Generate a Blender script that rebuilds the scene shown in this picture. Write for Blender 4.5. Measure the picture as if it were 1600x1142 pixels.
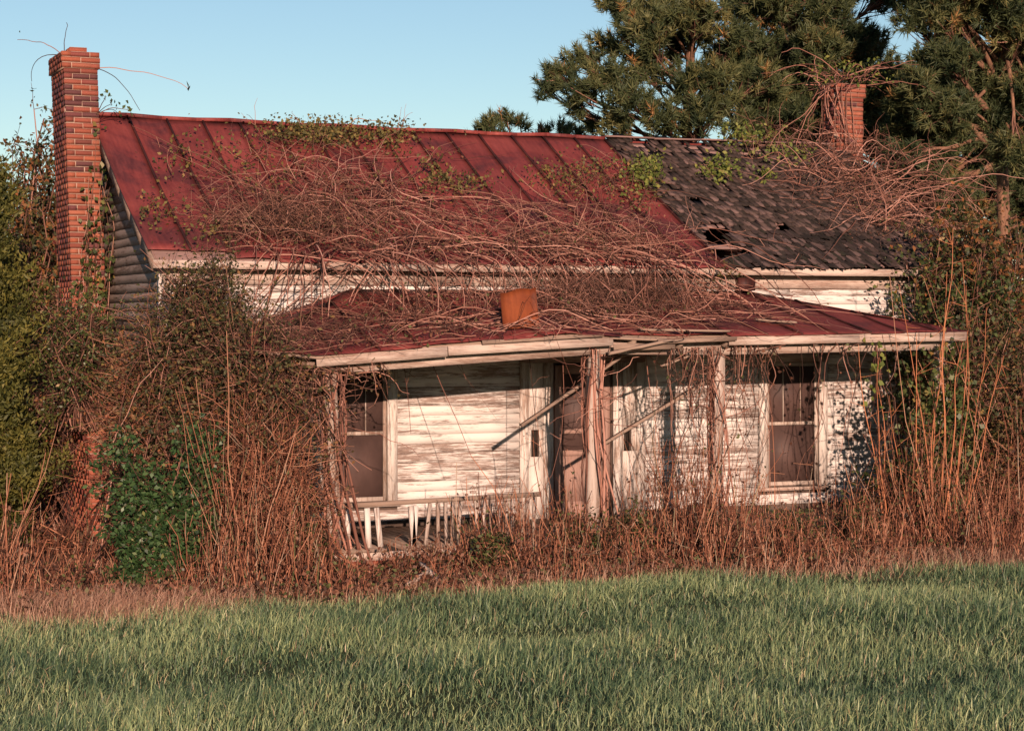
import bpy, math
import numpy as np
from mathutils import Vector, Matrix, Euler

# ------------------------------------------------------------------ camera, sky, sun, exposure
SC = bpy.context.scene
for o in list(bpy.data.objects):
    bpy.data.objects.remove(o)
COL = SC.collection
rng = np.random.default_rng(11)
R = math.radians

FPX, HOR, EYE = 3000.0, 505.0, 2.7          # focal length in photo pixels, horizon row, eye height
YAW = math.atan(3000 / 7000)
sY, cY = math.sin(YAW), math.cos(YAW)
CX, CY = -5.051, -22.128                      # camera, in metres from the house's front left corner

cam = bpy.data.objects.new('camera', bpy.data.cameras.new('camera'))
COL.objects.link(cam)
cam.location = (CX, CY, EYE)
cam.rotation_euler = (R(90), 0, -YAW)
cam.data.sensor_width = 36
cam.data.lens = FPX / 1600 * 36
cam.data.shift_y = -(570.5 - HOR) / 1600
cam.data.clip_end = 2000
SC.camera = cam

SUN_AZ, SUN_EL = R(12), R(12)
world = bpy.data.worlds.new('World')
SC.world = world
world.use_nodes = True
wn = world.node_tree
sky = wn.nodes.new('ShaderNodeTexSky')
sky.sky_type = 'NISHITA'
sky.sun_disc = False
sky.sun_elevation = SUN_EL
sky.sun_rotation = R(192)
sky.air_density = 1.0
sky.dust_density = 0.1
sky.ozone_density = 2.1
wn.links.new(sky.outputs[0], wn.nodes['Background'].inputs[0])
wn.nodes['Background'].inputs[1].default_value = 0.080

sl = bpy.data.lights.new('sun', 'SUN')
sl.energy = 5.0
sl.angle = R(0.5)
sl.color = (1.0, 0.69, 0.53)
sun = bpy.data.objects.new('sun', sl)
COL.objects.link(sun)
sun.location = (-8, -30, 12)
SDIR = Vector((math.cos(SUN_EL) * math.sin(SUN_AZ), math.cos(SUN_EL) * math.cos(SUN_AZ), -math.sin(SUN_EL)))
sun.rotation_euler = SDIR.to_track_quat('-Z', 'Y').to_euler()

SC.view_settings.view_transform = 'Standard'
SC.view_settings.look = 'None'
SC.view_settings.gamma = 1
SC.view_settings.use_curve_mapping = False
SC.view_settings.exposure = 0.62
SC.render.engine = 'CYCLES'
SC.cycles.max_bounces = 6
SC.cycles.diffuse_bounces = 3
SC.cycles.transparent_max_bounces = 6
SC.cycles.use_denoising = True
SC.cycles.denoiser = 'OPENIMAGEDENOISE'
SC.cycles.sample_clamp_indirect = 4

# ------------------------------------------------------------------ photo pixel -> place
def ray(px, py):
    d = (px - 800) / FPX
    return np.array([sY + cY * d, cY - sY * d, (HOR - py) / FPX])
def at_depth(px, py, Y):
    return np.array([CX, CY, EYE]) + ray(px, py) * Y
def on_y(px, py, y):
    r = ray(px, py); t = (y - CY) / r[1]
    return np.array([CX, CY, EYE]) + r * t
def on_ground(px, py):
    r = ray(px, py); t = -EYE / r[2]
    return np.array([CX, CY, EYE]) + r * t
def project(P):
    P = np.asarray(P, float)
    rx, ry = P[..., 0] - CX, P[..., 1] - CY
    Y = rx * sY + ry * cY; X = rx * cY - ry * sY
    return 800 + FPX * X / Y, HOR - FPX * (P[..., 2] - EYE) / Y, Y

# ------------------------------------------------------------------ object helpers
WL = {}
def empty(name, loc, label=None, cat=None, group=None):
    o = bpy.data.objects.new(name, None)
    COL.objects.link(o)
    o.empty_display_size = 0.2
    o.location = loc
    WL[o.name] = np.array(loc, float)
    tag(o, label, cat, group)
    return o
def tag(o, label=None, cat=None, group=None, kind=None):
    if label: o['label'] = label
    if cat: o['category'] = cat
    if group: o['group'] = group
    if kind: o['kind'] = kind
    return o
def link(name, me, parent=None, loc=(0, 0, 0), rot=None):
    """loc is a world position; parents are never rotated."""
    o = bpy.data.objects.new(name, me)
    COL.objects.link(o)
    loc = np.array(loc, float)
    WL[o.name] = loc
    if parent is not None:
        o.parent = parent
        o.location = loc - WL[parent.name]
    else:
        o.location = loc
    if rot is not None:
        o.rotation_euler = rot
    return o
def mesh(name, V, F, mat=None, tint=None, smooth=False):
    V = np.ascontiguousarray(V, dtype=np.float32).reshape(-1, 3)
    F = np.ascontiguousarray(F, dtype=np.int32)
    me = bpy.data.meshes.new(name)
    m, k = F.shape
    me.vertices.add(len(V)); me.vertices.foreach_set('co', V.ravel())
    me.loops.add(m * k); me.loops.foreach_set('vertex_index', F.ravel())
    me.polygons.add(m); me.polygons.foreach_set('loop_start', np.arange(m, dtype=np.int32) * k)
    if smooth:
        me.polygons.foreach_set('use_smooth', np.ones(m, dtype=bool))
    me.update(calc_edges=True)
    if tint is not None:
        a = me.attributes.new('tint', 'FLOAT', 'POINT')
        a.data.foreach_set('value', np.ascontiguousarray(tint, dtype=np.float32))
    if mat: me.materials.append(mat)
    return me
BOXF = np.array([[0, 3, 2, 1], [4, 5, 6, 7], [0, 1, 5, 4], [1, 2, 6, 5], [2, 3, 7, 6], [3, 0, 4, 7]])
def box_v(x0, x1, y0, y1, z0, z1):
    return np.array([[x0, y0, z0], [x1, y0, z0], [x1, y1, z0], [x0, y1, z0],
                     [x0, y0, z1], [x1, y0, z1], [x1, y1, z1], [x0, y1, z1]], float)
class MB:
    def __init__(s): s.V = []; s.F = []; s.n = 0
    def add(s, V, F):
        V = np.asarray(V, float).reshape(-1, 3)
        s.V.append(V); s.F.append(np.asarray(F) + s.n); s.n += len(V)
    def box(s, *a): s.add(box_v(*a), BOXF)
    def beam(s, A, B, w, h, up=(0, 0, 1), jit=0.0):
        s.add(beam_v(A, B, w, h, up, jit), BOXF)
    def me(s, name, mat, smooth=False): return mesh(name, np.concatenate(s.V), np.concatenate(s.F), mat, smooth=smooth)
def beam_v(A, B, w, h, up=(0, 0, 1), jit=0.0):
    A = np.array(A, float); B = np.array(B, float)
    t = (B - A) / np.linalg.norm(B - A)
    sd = np.cross(t, up); sd /= np.linalg.norm(sd)
    u = np.cross(sd, t)
    V = []
    for P in (A, B):
        for a, b in ((-1, -1), (1, -1), (1, 1), (-1, 1)):
            V.append(P + sd * a * w / 2 + u * b * h / 2)
    V = np.array(V)
    V = V[[0, 1, 2, 3, 4, 5, 6, 7]]
    if jit: V = V + rng.normal(0, jit, V.shape)
    return V
def box_obj(name, parent, mat, *a):
    """box with its origin at its centre"""
    V = box_v(*a); c = V.mean(0)
    return link(name, mesh(name, V - c, BOXF, mat), parent, c)
def beam_obj(name, parent, mat, A, B, w, h, up=(0, 0, 1), jit=0.0, splits=0):
    V = beam_v(A, B, w, h, up, jit); c = V.mean(0)
    return link(name, mesh(name, V - c, BOXF, mat), parent, c)
def vobj(name, parent, mat, V, F, smooth=False, tint=None, kind=None):
    V = np.asarray(V, float).reshape(-1, 3)
    c = V.mean(0)
    o = link(name, mesh(name, V - c, F, mat, tint, smooth), parent, c)
    if kind: o['kind'] = kind
    return o

# ---- bulk vegetation geometry
def unit(v):
    return v / np.maximum(np.linalg.norm(v, axis=-1, keepdims=True), 1e-9)
def tubes(P, Rad, k=4):
    P = np.asarray(P, float); S, N, _ = P.shape
    T = unit(np.gradient(P, axis=1))
    ref = unit(rng.normal(size=(S, 1, 3)))
    n1 = unit(np.cross(T, np.broadcast_to(ref, T.shape)) + 1e-6)
    n2 = np.cross(T, n1)
    a = np.arange(k) / k * 2 * math.pi
    V = P[:, :, None, :] + Rad[:, :, None, None] * (np.cos(a)[:, None] * n1[:, :, None, :] + np.sin(a)[:, None] * n2[:, :, None, :])
    i = np.arange(S)[:, None, None] * (N * k) + np.arange(N - 1)[None, :, None] * k
    j = np.arange(k)[None, None, :]; j2 = (j + 1) % k
    F = np.stack([i + j, i + j2, i + k + j2, i + k + j], -1).reshape(-1, 4)
    return V.reshape(-1, 3), F
def leaves(P, D, Nn, L, W, fold=0.18):
    D = unit(D); sd = unit(np.cross(D, Nn)); up = np.cross(sd, D)
    L = np.asarray(L)[:, None]; W = np.asarray(W)[:, None]
    m = P + D * L * 0.45
    V = np.stack([P, m + sd * W / 2 + up * W * fold, P + D * L, m - sd * W / 2 + up * W * fold], 1)
    F = np.arange(len(P) * 4).reshape(-1, 4)
    return V.reshape(-1, 3), F
def bez(A, B, bulge, n, wob=0.03):
    """stems from A to B bulged by the given vectors, with a low-frequency wobble"""
    S = len(A); t = np.linspace(0, 1, n)[None, :, None]
    M = (A + B) / 2 + bulge
    P = (1 - t) ** 2 * A[:, None] + 2 * t * (1 - t) * M[:, None] + t ** 2 * B[:, None]
    L = np.linalg.norm(B - A, axis=1)[:, None, None]
    for fq in (2, 5):
        ph = rng.uniform(0, 6.28, (S, 1, 3))
        P = P + np.sin(t * fq * rng.uniform(2, 4, (S, 1, 1)) + ph) * wob * L * np.sqrt(t) * (1.4 / fq)
    return P
def rnd_dirs(n, bias=(0, 0, 0)):
    return unit(unit(rng.normal(size=(n, 3))) + np.array(bias))
class Veg:
    """collects stems and leaves of one plant"""
    def __init__(s): s.V = []; s.F = []; s.T = []; s.n = 0
    def add(s, V, F, tint):
        s.V.append(V); s.F.append(F + s.n); s.n += len(V)
        s.T.append(np.broadcast_to(tint, (len(V),)) if np.ndim(tint) == 0 else tint)
    def stems(s, P, r0, r1, k=3):
        S, N, _ = P.shape
        r0 = np.broadcast_to(r0, (S,)); r1 = np.broadcast_to(r1, (S,))
        Rd = r0[:, None] + (r1 - r0)[:, None] * np.linspace(0, 1, N)[None]
        V, F = tubes(P, Rd, k)
        s.add(V, F, np.repeat(rng.uniform(0, 1, S), N * k))
    def leaf(s, P, D, Nn, L, W, tint=None, fold=0.18):
        V, F = leaves(P, D, Nn, L, W, fold)
        if tint is None: tint = rng.uniform(0, 1, len(P))
        s.add(V, F, np.repeat(tint, 4))
    def build(s, name, mat, parent=None, kind=None, smooth=False):
        if not s.V: return None
        o = vobj(name, parent, mat, np.concatenate(s.V), np.concatenate(s.F), smooth, np.concatenate(s.T))
        if kind: o['kind'] = kind
        return o

# ------------------------------------------------------------------ materials
def new_mat(name):
    m = bpy.data.materials.new(name); m.use_nodes = True
    nt = m.node_tree
    return m, nt, nt.nodes['Principled BSDF'], nt.nodes.new, nt.links.new
def ramp(nt, fac, stops):
    r = nt.nodes.new('ShaderNodeValToRGB')
    nt.links.new(fac, r.inputs[0])
    el = r.color_ramp.elements
    while len(el) < len(stops): el.new(0.5)
    for e, (p, c) in zip(el, stops):
        e.position = p
        e.color = (*c, 1) if len(c) == 3 else c
    return r.outputs[0]
def mixc(nt, fac, a, b, mode='MIX'):
    n = nt.nodes.new('ShaderNodeMix'); n.data_type = 'RGBA'; n.blend_type = mode
    for s, v in ((n.inputs[0], fac), (n.inputs[6], a), (n.inputs[7], b)):
        if isinstance(v, (int, float)): s.default_value = v
        elif isinstance(v, tuple): s.default_value = (*v, 1)
        else: nt.links.new(v, s)
    return n.outputs[2]
def coords(nt, scale=(1, 1, 1), per_object=True, kind='Object'):
    tc = nt.nodes.new('ShaderNodeTexCoord')
    mp = nt.nodes.new('ShaderNodeMapping')
    nt.links.new(tc.outputs[kind], mp.inputs[0])
    mp.inputs['Scale'].default_value = scale
    if per_object:
        oi = nt.nodes.new('ShaderNodeObjectInfo')
        ml = nt.nodes.new('ShaderNodeMath'); ml.operation = 'MULTIPLY'; ml.inputs[1].default_value = 97.0
        nt.links.new(oi.outputs['Random'], ml.inputs[0])
        nt.links.new(ml.outputs[0], mp.inputs['Location'])
    return mp.outputs[0]
def noise(nt, vec, scale, detail=5, rough=0.6, dist=0.0):
    n = nt.nodes.new('ShaderNodeTexNoise')
    n.inputs['Scale'].default_value = scale; n.inputs['Detail'].default_value = detail
    n.inputs['Roughness'].default_value = rough; n.inputs['Distortion'].default_value = dist
    nt.links.new(vec, n.inputs['Vector'])
    return n.outputs[0]
def bump(nt, bsdf, h, strength=0.3, dist=0.01):
    b = nt.nodes.new('ShaderNodeBump')
    b.inputs['Strength'].default_value = strength; b.inputs['Distance'].default_value = dist
    nt.links.new(h, b.inputs['Height']); nt.links.new(b.outputs[0], bsdf.inputs['Normal'])
def obj_random(nt):
    return nt.nodes.new('ShaderNodeObjectInfo').outputs['Random']

def painted_wood(name, along, paint=(0.62, 0.58, 0.54), bare=(0.22, 0.165, 0.14), lo=0.42, hi=0.50, relief=0.5):
    m, nt, b, N, L = new_mat(name)
    sc = {'x': (1.2, 14, 14), 'y': (14, 1.2, 14), 'z': (14, 14, 1.2)}[along]
    v = coords(nt, sc)
    g = noise(nt, v, 3.0, 9, 0.76)
    v2 = coords(nt, tuple(1.0 if q < 2 else 2.5 for q in sc))
    big = noise(nt, v2, 1.3, 4, 0.55)
    ad = N('ShaderNodeMath'); ad.operation = 'ADD'
    mu = N('ShaderNodeMath'); mu.operation = 'MULTIPLY'; mu.inputs[1].default_value = 0.45
    pb = N('ShaderNodeMapRange'); pb.inputs[3].default_value = -0.07; pb.inputs[4].default_value = 0.06; L(obj_random(nt), pb.inputs[0])
    ad0 = N('ShaderNodeMath'); ad0.operation = 'ADD'; L(mu.outputs[0], ad0.inputs[0]); L(pb.outputs[0], ad0.inputs[1])
    L(big, mu.inputs[0]); L(g, ad.inputs[0]); L(ad0.outputs[0], ad.inputs[1])
    mask = ramp(nt, ad.outputs[0], [(lo + 0.22, (0, 0, 0)), (hi + 0.22, (1, 1, 1))])
    fine = noise(nt, coords(nt, tuple(q * 3 for q in sc)), 3, 4, 0.6)
    wood = ramp(nt, fine, [(0.3, tuple(c * 0.6 for c in bare)), (0.65, tuple(c * 1.35 for c in bare))])
    pnt = ramp(nt, big, [(0.3, tuple(c * 0.82 for c in paint)), (0.7, paint)])
    c = mixc(nt, mask, wood, pnt)
    L(c, b.inputs['Base Color'])
    b.inputs['Roughness'].default_value = 0.75
    b.inputs['Specular IOR Level'].default_value = 0.25
    bump(nt, b, mask, relief, 0.004)
    return m
def grain_wood(name, along, c0, c1, rough=0.85):
    m, nt, b, N, L = new_mat(name)
    sc = {'x': (1.0, 18, 18), 'y': (18, 1.0, 18), 'z': (18, 18, 1.0)}[along]
    g = noise(nt, coords(nt, sc), 2.5, 7, 0.7)
    c = ramp(nt, g, [(0.3, c0), (0.7, c1)])
    L(mixc(nt, obj_random(nt), c, tuple(q * 0.75 for q in c1)), b.inputs['Base Color'])
    b.inputs['Roughness'].default_value = rough
    b.inputs['Specular IOR Level'].default_value = 0.2
    bump(nt, b, g, 0.5, 0.004)
    return m
def rust(name, c0, c1, c2, rough=0.62, streak=(2.2, 0.9, 0.9)):
    m, nt, b, N, L = new_mat(name)
    gp = N('ShaderNodeNewGeometry'); mp = N('ShaderNodeMapping'); L(gp.outputs['Position'], mp.inputs[0]); mp.inputs['Scale'].default_value = (1.0, 0.8, 1.4)
    a = noise(nt, mp.outputs[0], 0.95, 7, 0.6, 0.5)
    s = noise(nt, coords(nt, (9, 1.2, 1.2)), 2.2, 5, 0.6)
    f = noise(nt, coords(nt), 24, 4, 0.7)
    c = ramp(nt, a, [(0.40, c0), (0.47, c1), (0.64, c2)])
    c = mixc(nt, 0.42, c, ramp(nt, s, [(0.35, tuple(q * 0.55 for q in c1)), (0.7, c2)]))
    c = mixc(nt, 0.12, c, ramp(nt, f, [(0.35, tuple(q * 0.4 for q in c1)), (0.7, tuple(min(1, q * 1.4) for q in c1))]))
    rv = N('ShaderNodeMapRange'); rv.inputs[3].default_value = 0.80; rv.inputs[4].default_value = 1.12
    L(obj_random(nt), rv.inputs[0])
    cb = N('ShaderNodeCombineColor')
    for i in range(3): L(rv.outputs[0], cb.inputs[i])
    L(mixc(nt, 1.0, c, cb.outputs[0], 'MULTIPLY'), b.inputs['Base Color'])
    b.inputs['Roughness'].default_value = rough
    b.inputs['Specular IOR Level'].default_value = 0.25
    bump(nt, b, a, 0.25, 0.02)
    return m
def piece_mat(name, cols, nscale=20, rough=0.9, bmp=0.5):
    """alike pieces: each picks its colour by its own random number, plus fine grain"""
    m, nt, b, N, L = new_mat(name)
    n = len(cols)
    r = N('ShaderNodeValToRGB'); r.color_ramp.interpolation = 'CONSTANT'
    L(obj_random(nt), r.inputs[0])
    el = r.color_ramp.elements
    while len(el) < n: el.new(0.5)
    for i, (e, c) in enumerate(zip(el, cols)): e.position = i / n; e.color = (*c, 1)
    f = noise(nt, coords(nt), nscale, 5, 0.65)
    g = ramp(nt, f, [(0.3, (0.6, 0.58, 0.56)), (0.7, (1.2, 1.2, 1.2))])
    L(mixc(nt, 1.0, r.outputs[0], g, 'MULTIPLY'), b.inputs['Base Color'])
    b.inputs['Roughness'].default_value = rough
    b.inputs['Specular IOR Level'].default_value = 0.2
    bump(nt, b, f, bmp, 0.006)
    return m
def blend_mat(name, cols, scale=6, rough=0.9, bmp=0.4, stretch=(1, 1, 1), pos=None):
    m, nt, b, N, L = new_mat(name)
    f = noise(nt, coords(nt, stretch), scale, 7, 0.65)
    n = len(cols)
    pos = pos or [0.3 + 0.4 * i / max(1, n - 1) for i in range(n)]
    L(ramp(nt, f, list(zip(pos, cols))), b.inputs['Base Color'])
    b.inputs['Roughness'].default_value = rough
    b.inputs['Specular IOR Level'].default_value = 0.2
    bump(nt, b, f, bmp, 0.01)
    return m
def leaf_mat(name, stops, trans=0.3, rough=0.6, spec=0.3):
    """stops over the per-leaf 'tint' attribute"""
    m, nt, b, N, L = new_mat(name)
    a = N('ShaderNodeAttribute'); a.attribute_name = 'tint'
    c = ramp(nt, a.outputs['Fac'], stops)
    L(c, b.inputs['Base Color'])
    b.inputs['Roughness'].default_value = rough
    b.inputs['Specular IOR Level'].default_value = spec
    if trans > 0:
        t = N('ShaderNodeBsdfTranslucent'); L(c, t.inputs[0])
        mx = N('ShaderNodeMixShader'); mx.inputs[0].default_value = trans
        L(b.outputs[0], mx.inputs[1]); L(t.outputs[0], mx.inputs[2])
        L(mx.outputs[0], nt.nodes['Material Output'].inputs[0])
    return m

MAT = dict(
    clap=painted_wood('peeling_white_clapboard', 'x'),
    clap_gable=painted_wood('brown_gable_clapboard', 'y', paint=(0.28, 0.22, 0.19), bare=(0.14, 0.10, 0.08), relief=0.08),  # gable boards browner and darker than the front ones
    trim_x=painted_wood('peeling_white_trim_long', 'x', paint=(0.48, 0.39, 0.33), bare=(0.25, 0.17, 0.135), lo=0.38, hi=0.56),
    trim_z=painted_wood('peeling_white_trim_upright', 'z', paint=(0.60, 0.55, 0.50), bare=(0.28, 0.205, 0.165), lo=0.38, hi=0.52),
    post=painted_wood('worn_post_paint', 'z', paint=(0.42, 0.35, 0.30), bare=(0.22, 0.155, 0.12), lo=0.42, hi=0.54),
    grey_x=grain_wood('weathered_plank_long', 'x', (0.10, 0.07, 0.055), (0.33, 0.24, 0.185)),
    grey_z=grain_wood('weathered_plank_upright', 'z', (0.10, 0.07, 0.055), (0.33, 0.24, 0.185)),
    grey_y=grain_wood('weathered_plank_deep', 'y', (0.10, 0.07, 0.055), (0.30, 0.22, 0.17)),
    sheath=grain_wood('roof_sheathing_wood', 'x', (0.09, 0.055, 0.05), (0.27, 0.17, 0.15)),
    tin=rust('red_rusted_tin', (0.042, 0.016, 0.020), (0.155, 0.030, 0.028), (0.25, 0.056, 0.046), rough=0.6),
    tin_seam=rust('shade_dark_rusted_seam', (0.018, 0.009, 0.009), (0.045, 0.014, 0.012), (0.09, 0.022, 0.018)),  # seams coloured darker than the tin to paint in their shading
    tin_orange=rust('orange_rusted_tin', (0.07, 0.018, 0.010), (0.18, 0.040, 0.013), (0.28, 0.070, 0.020), rough=0.7),
    brick=piece_mat('red_brick', [(0.31, 0.095, 0.056), (0.26, 0.078, 0.05), (0.34, 0.12, 0.075), (0.20, 0.06, 0.043), (0.29, 0.10, 0.066), (0.15, 0.048, 0.038), (0.27, 0.085, 0.052)]),
    brick_dark=piece_mat('soot_dark_brick', [(0.14, 0.05, 0.05), (0.20, 0.06, 0.05), (0.11, 0.045, 0.045), (0.26, 0.08, 0.055)]),
    mortar=blend_mat('lime_mortar', [(0.28, 0.2, 0.155), (0.42, 0.31, 0.245)], 14),
    shingle=piece_mat('weathered_wood_shingle', [(0.030, 0.022, 0.019), (0.060, 0.041, 0.035), (0.020, 0.016, 0.013), (0.095, 0.063, 0.056), (0.040, 0.030, 0.025), (0.13, 0.088, 0.078), (0.028, 0.025, 0.017), (0.05, 0.034, 0.03), (0.024, 0.018, 0.016)], 14),
    wall_sheath=blend_mat('old_sheathing', [(0.07, 0.05, 0.04), (0.14, 0.10, 0.08)], 5),  # plain brown sheathing beneath the clapboards
    screen=blend_mat('rusty_window_screen', [(0.045, 0.028, 0.025), (0.095, 0.058, 0.050)], 2.5, rough=0.6, bmp=0.0, stretch=(1, 1, 0.6)),
    door=painted_wood('faded_door_paint', 'z', paint=(0.30, 0.19, 0.155), bare=(0.2, 0.125, 0.10), lo=0.3, hi=0.5),
    dark=blend_mat('near_black_fill', [(0.02, 0.016, 0.013), (0.045, 0.034, 0.028)], 4),  # near-black colour; stands in for the unlit interior behind openings
    bark=blend_mat('pine_bark', [(0.09, 0.05, 0.035), (0.26, 0.14, 0.085)], 5, stretch=(3, 3, 0.6), bmp=0.9),
    vine=leaf_mat('dry_vine_stem', [(0, (0.055, 0.026, 0.020)), (0.35, (0.165, 0.076, 0.055)), (0.7, (0.30, 0.145, 0.106)), (1, (0.43, 0.245, 0.19))], 0, 0.85, 0.15),  # darkest tints stand in for stems lying in shade
    vine_fine=leaf_mat('dry_vine_twig', [(0, (0.034, 0.019, 0.015)), (0.5, (0.105, 0.052, 0.038)), (0.85, (0.24, 0.12, 0.086)), (1, (0.36, 0.20, 0.15))], 0, 0.85, 0.15),  # darker than the stems, painting in the shade between them
    weed=leaf_mat('red_brown_weed_stalk', [(0, (0.045, 0.021, 0.015)), (0.3, (0.15, 0.058, 0.036)), (0.65, (0.34, 0.14, 0.080)), (0.9, (0.46, 0.24, 0.15)), (0.95, (0.40, 0.30, 0.22)), (1, (0.12, 0.12, 0.05))], 0.1, 0.85, 0.15),
    weed_leaf=leaf_mat('dry_weed_leaf', [(0, (0.045, 0.022, 0.015)), (0.4, (0.13, 0.055, 0.034)), (0.72, (0.27, 0.125, 0.075)), (0.80, (0.06, 0.07, 0.024)), (1, (0.11, 0.12, 0.04))], 0.3),
    cane=leaf_mat('orange_cane', [(0, (0.30, 0.11, 0.05)), (1, (0.44, 0.17, 0.075))], 0, 0.6, 0.3),
    leaf_olive=leaf_mat('olive_vine_leaf', [(0, (0.05, 0.05, 0.018)), (0.5, (0.12, 0.105, 0.035)), (0.85, (0.20, 0.16, 0.05)), (1, (0.24, 0.13, 0.045))], 0.3),
    leaf_bright=leaf_mat('bright_green_vine_leaf', [(0, (0.07, 0.10, 0.022)), (0.6, (0.15, 0.19, 0.04)), (1, (0.26, 0.25, 0.06))], 0.35),
    ivy=leaf_mat('ivy_leaf', [(0, (0.022, 0.036, 0.012)), (0.55, (0.055, 0.078, 0.022)), (0.9, (0.11, 0.13, 0.04)), (1, (0.26, 0.15, 0.045))], 0.2, 0.45, 0.4),
    gloss=leaf_mat('glossy_evergreen_leaf', [(0, (0.014, 0.032, 0.012)), (0.6, (0.034, 0.072, 0.022)), (0.95, (0.06, 0.11, 0.04)), (1, (0.15, 0.15, 0.05))], 0.12, 0.42, 0.25),
    thicket=leaf_mat('thicket_leaf', [(0, (0.04, 0.03, 0.016)), (0.4, (0.10, 0.075, 0.03)), (0.7, (0.19, 0.105, 0.045)), (1, (0.30, 0.12, 0.05))], 0.3),
    thicket_green=leaf_mat('green_thicket_leaf', [(0, (0.022, 0.028, 0.012)), (0.5, (0.062, 0.066, 0.024)), (0.85, (0.12, 0.10, 0.036)), (1, (0.22, 0.11, 0.04))], 0.3),
    autumn=leaf_mat('autumn_shrub_leaf', [(0, (0.03, 0.038, 0.014)), (0.45, (0.075, 0.08, 0.025)), (0.7, (0.16, 0.085, 0.03)), (1, (0.28, 0.10, 0.035))], 0.3),
    cedar=leaf_mat('cedar_spray', [(0, (0.026, 0.034, 0.009)), (0.5, (0.085, 0.090, 0.020)), (1, (0.18, 0.16, 0.036))], 0.3),
    pine=leaf_mat('pine_needle', [(0, (0.024, 0.040, 0.018)), (0.45, (0.070, 0.088, 0.034)), (0.85, (0.16, 0.15, 0.055)), (0.95, (0.21, 0.16, 0.06)), (1, (0.30, 0.15, 0.055))], 0.15),
    green_weed=leaf_mat('green_weed_leaf', [(0, (0.022, 0.03, 0.012)), (0.6, (0.07, 0.085, 0.028)), (0.9, (0.13, 0.14, 0.045)), (1, (0.2, 0.1, 0.05))], 0.3),
    far=leaf_mat('far_wood_leaf', [(0, (0.02, 0.028, 0.014)), (0.6, (0.05, 0.052, 0.025)), (1, (0.12, 0.075, 0.04))], 0.2),
    grass=leaf_mat('field_grass_blade', [(0, (0.045, 0.092, 0.050)), (0.35, (0.165, 0.255, 0.122)), (0.65, (0.34, 0.41, 0.195)), (0.9, (0.50, 0.56, 0.26)), (0.93, (0.46, 0.36, 0.19)), (1, (0.58, 0.45, 0.28))], 0.35, 0.42, 0.4),
    straw=leaf_mat('dry_straw_blade', [(0, (0.19, 0.10, 0.066)), (0.5, (0.38, 0.22, 0.15)), (1, (0.54, 0.36, 0.26))], 0.3, 0.7, 0.2),
)
def glass_mat():
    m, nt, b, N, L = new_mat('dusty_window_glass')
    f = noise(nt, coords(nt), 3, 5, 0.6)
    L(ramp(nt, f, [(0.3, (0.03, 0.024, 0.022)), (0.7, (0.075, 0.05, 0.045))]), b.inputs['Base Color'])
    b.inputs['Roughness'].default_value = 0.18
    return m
MAT['glass'] = glass_mat()
MAT['shingle_far'] = leaf_mat('weathered_shingle_courses', [(0, (0.020, 0.016, 0.013)), (0.35, (0.034, 0.025, 0.022)), (0.65, (0.060, 0.041, 0.035)), (0.88, (0.095, 0.063, 0.056)), (1, (0.14, 0.092, 0.082))], 0, 0.9, 0.15)
MAT['brick_far'] = leaf_mat('red_brick_courses', [(0, (0.15, 0.048, 0.038)), (0.4, (0.26, 0.08, 0.05)), (0.8, (0.31, 0.10, 0.06)), (1, (0.35, 0.125, 0.078))], 0, 0.9, 0.15)
def ground_mat():
    m, nt, b, N, L = new_mat('field_and_yard_soil')
    v = coords(nt, per_object=False)
    f = noise(nt, v, 3.5, 8, 0.7)
    w = noise(nt, v, 0.8, 4, 0.6)
    green = ramp(nt, f, [(0.3, (0.022, 0.032, 0.013)), (0.7, (0.06, 0.07, 0.03))])
    litter = ramp(nt, f, [(0.3, (0.045, 0.024, 0.016)), (0.5, (0.16, 0.085, 0.055)), (0.7, (0.30, 0.18, 0.12))])
    sp = N('ShaderNodeSeparateXYZ'); L(v, sp.inputs[0])
    a = N('ShaderNodeMath'); a.operation = 'MULTIPLY_ADD'; a.inputs[1].default_value = 1.6; L(w, a.inputs[0]); L(sp.outputs[1], a.inputs[2])
    mr = N('ShaderNodeMapRange'); mr.inputs[1].default_value = -3.9; mr.inputs[2].default_value = -3.3; L(a.outputs[0], mr.inputs[0])
    L(mixc(nt, mr.outputs[0], green, litter), b.inputs['Base Color'])
    b.inputs['Roughness'].default_value = 0.95
    b.inputs['Specular IOR Level'].default_value = 0.1
    bump(nt, b, f, 0.8, 0.05)
    return m
MAT['ground'] = ground_mat()

# ------------------------------------------------------------------ ground
g = np.concatenate([np.linspace(-900, -30, 14), np.linspace(-26, 30, 57), np.linspace(36, 900, 14)])
GX, GY = np.meshgrid(g, g, indexing='ij')
def ground_z(x, y):
    n = 0.03 * np.sin(x * 1.3 + 0.7 * y) + 0.025 * np.sin(2.1 * y - 0.6 * x + 1) - 0.02
    near = np.exp(-((x - 4) / 40) ** 2 - ((y + 4) / 40) ** 2)
    inside = (y > -2.6) & (y < 8) & (x > -1) & (x < 12.5)
    return np.where(inside, -0.03, n * near)
GV = np.stack([GX, GY, ground_z(GX, GY)], -1)
n = len(g)
idx = np.arange(n * n).reshape(n, n)
GF = np.stack([idx[:-1, :-1], idx[1:, :-1], idx[1:, 1:], idx[:-1, 1:]], -1).reshape(-1, 4)
ground = link('ground', mesh('ground', GV, GF, MAT['ground'], smooth=True))
tag(ground, 'field and yard ground under the grass and weeds', 'ground', kind='structure')

# ------------------------------------------------------------------ farmhouse
LH, DH = 11.3, 6.8                           # house length and depth
YE, ZE, YR, ZR = -0.30, 3.46, 3.4, 5.47      # eave and ridge of the main roof
SL = math.hypot(YR - YE, ZR - ZE)
house = empty('farmhouse', (0, 0, 0), 'abandoned white clapboard farmhouse with rusty red tin roof smothered in dry vines', 'house')

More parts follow.
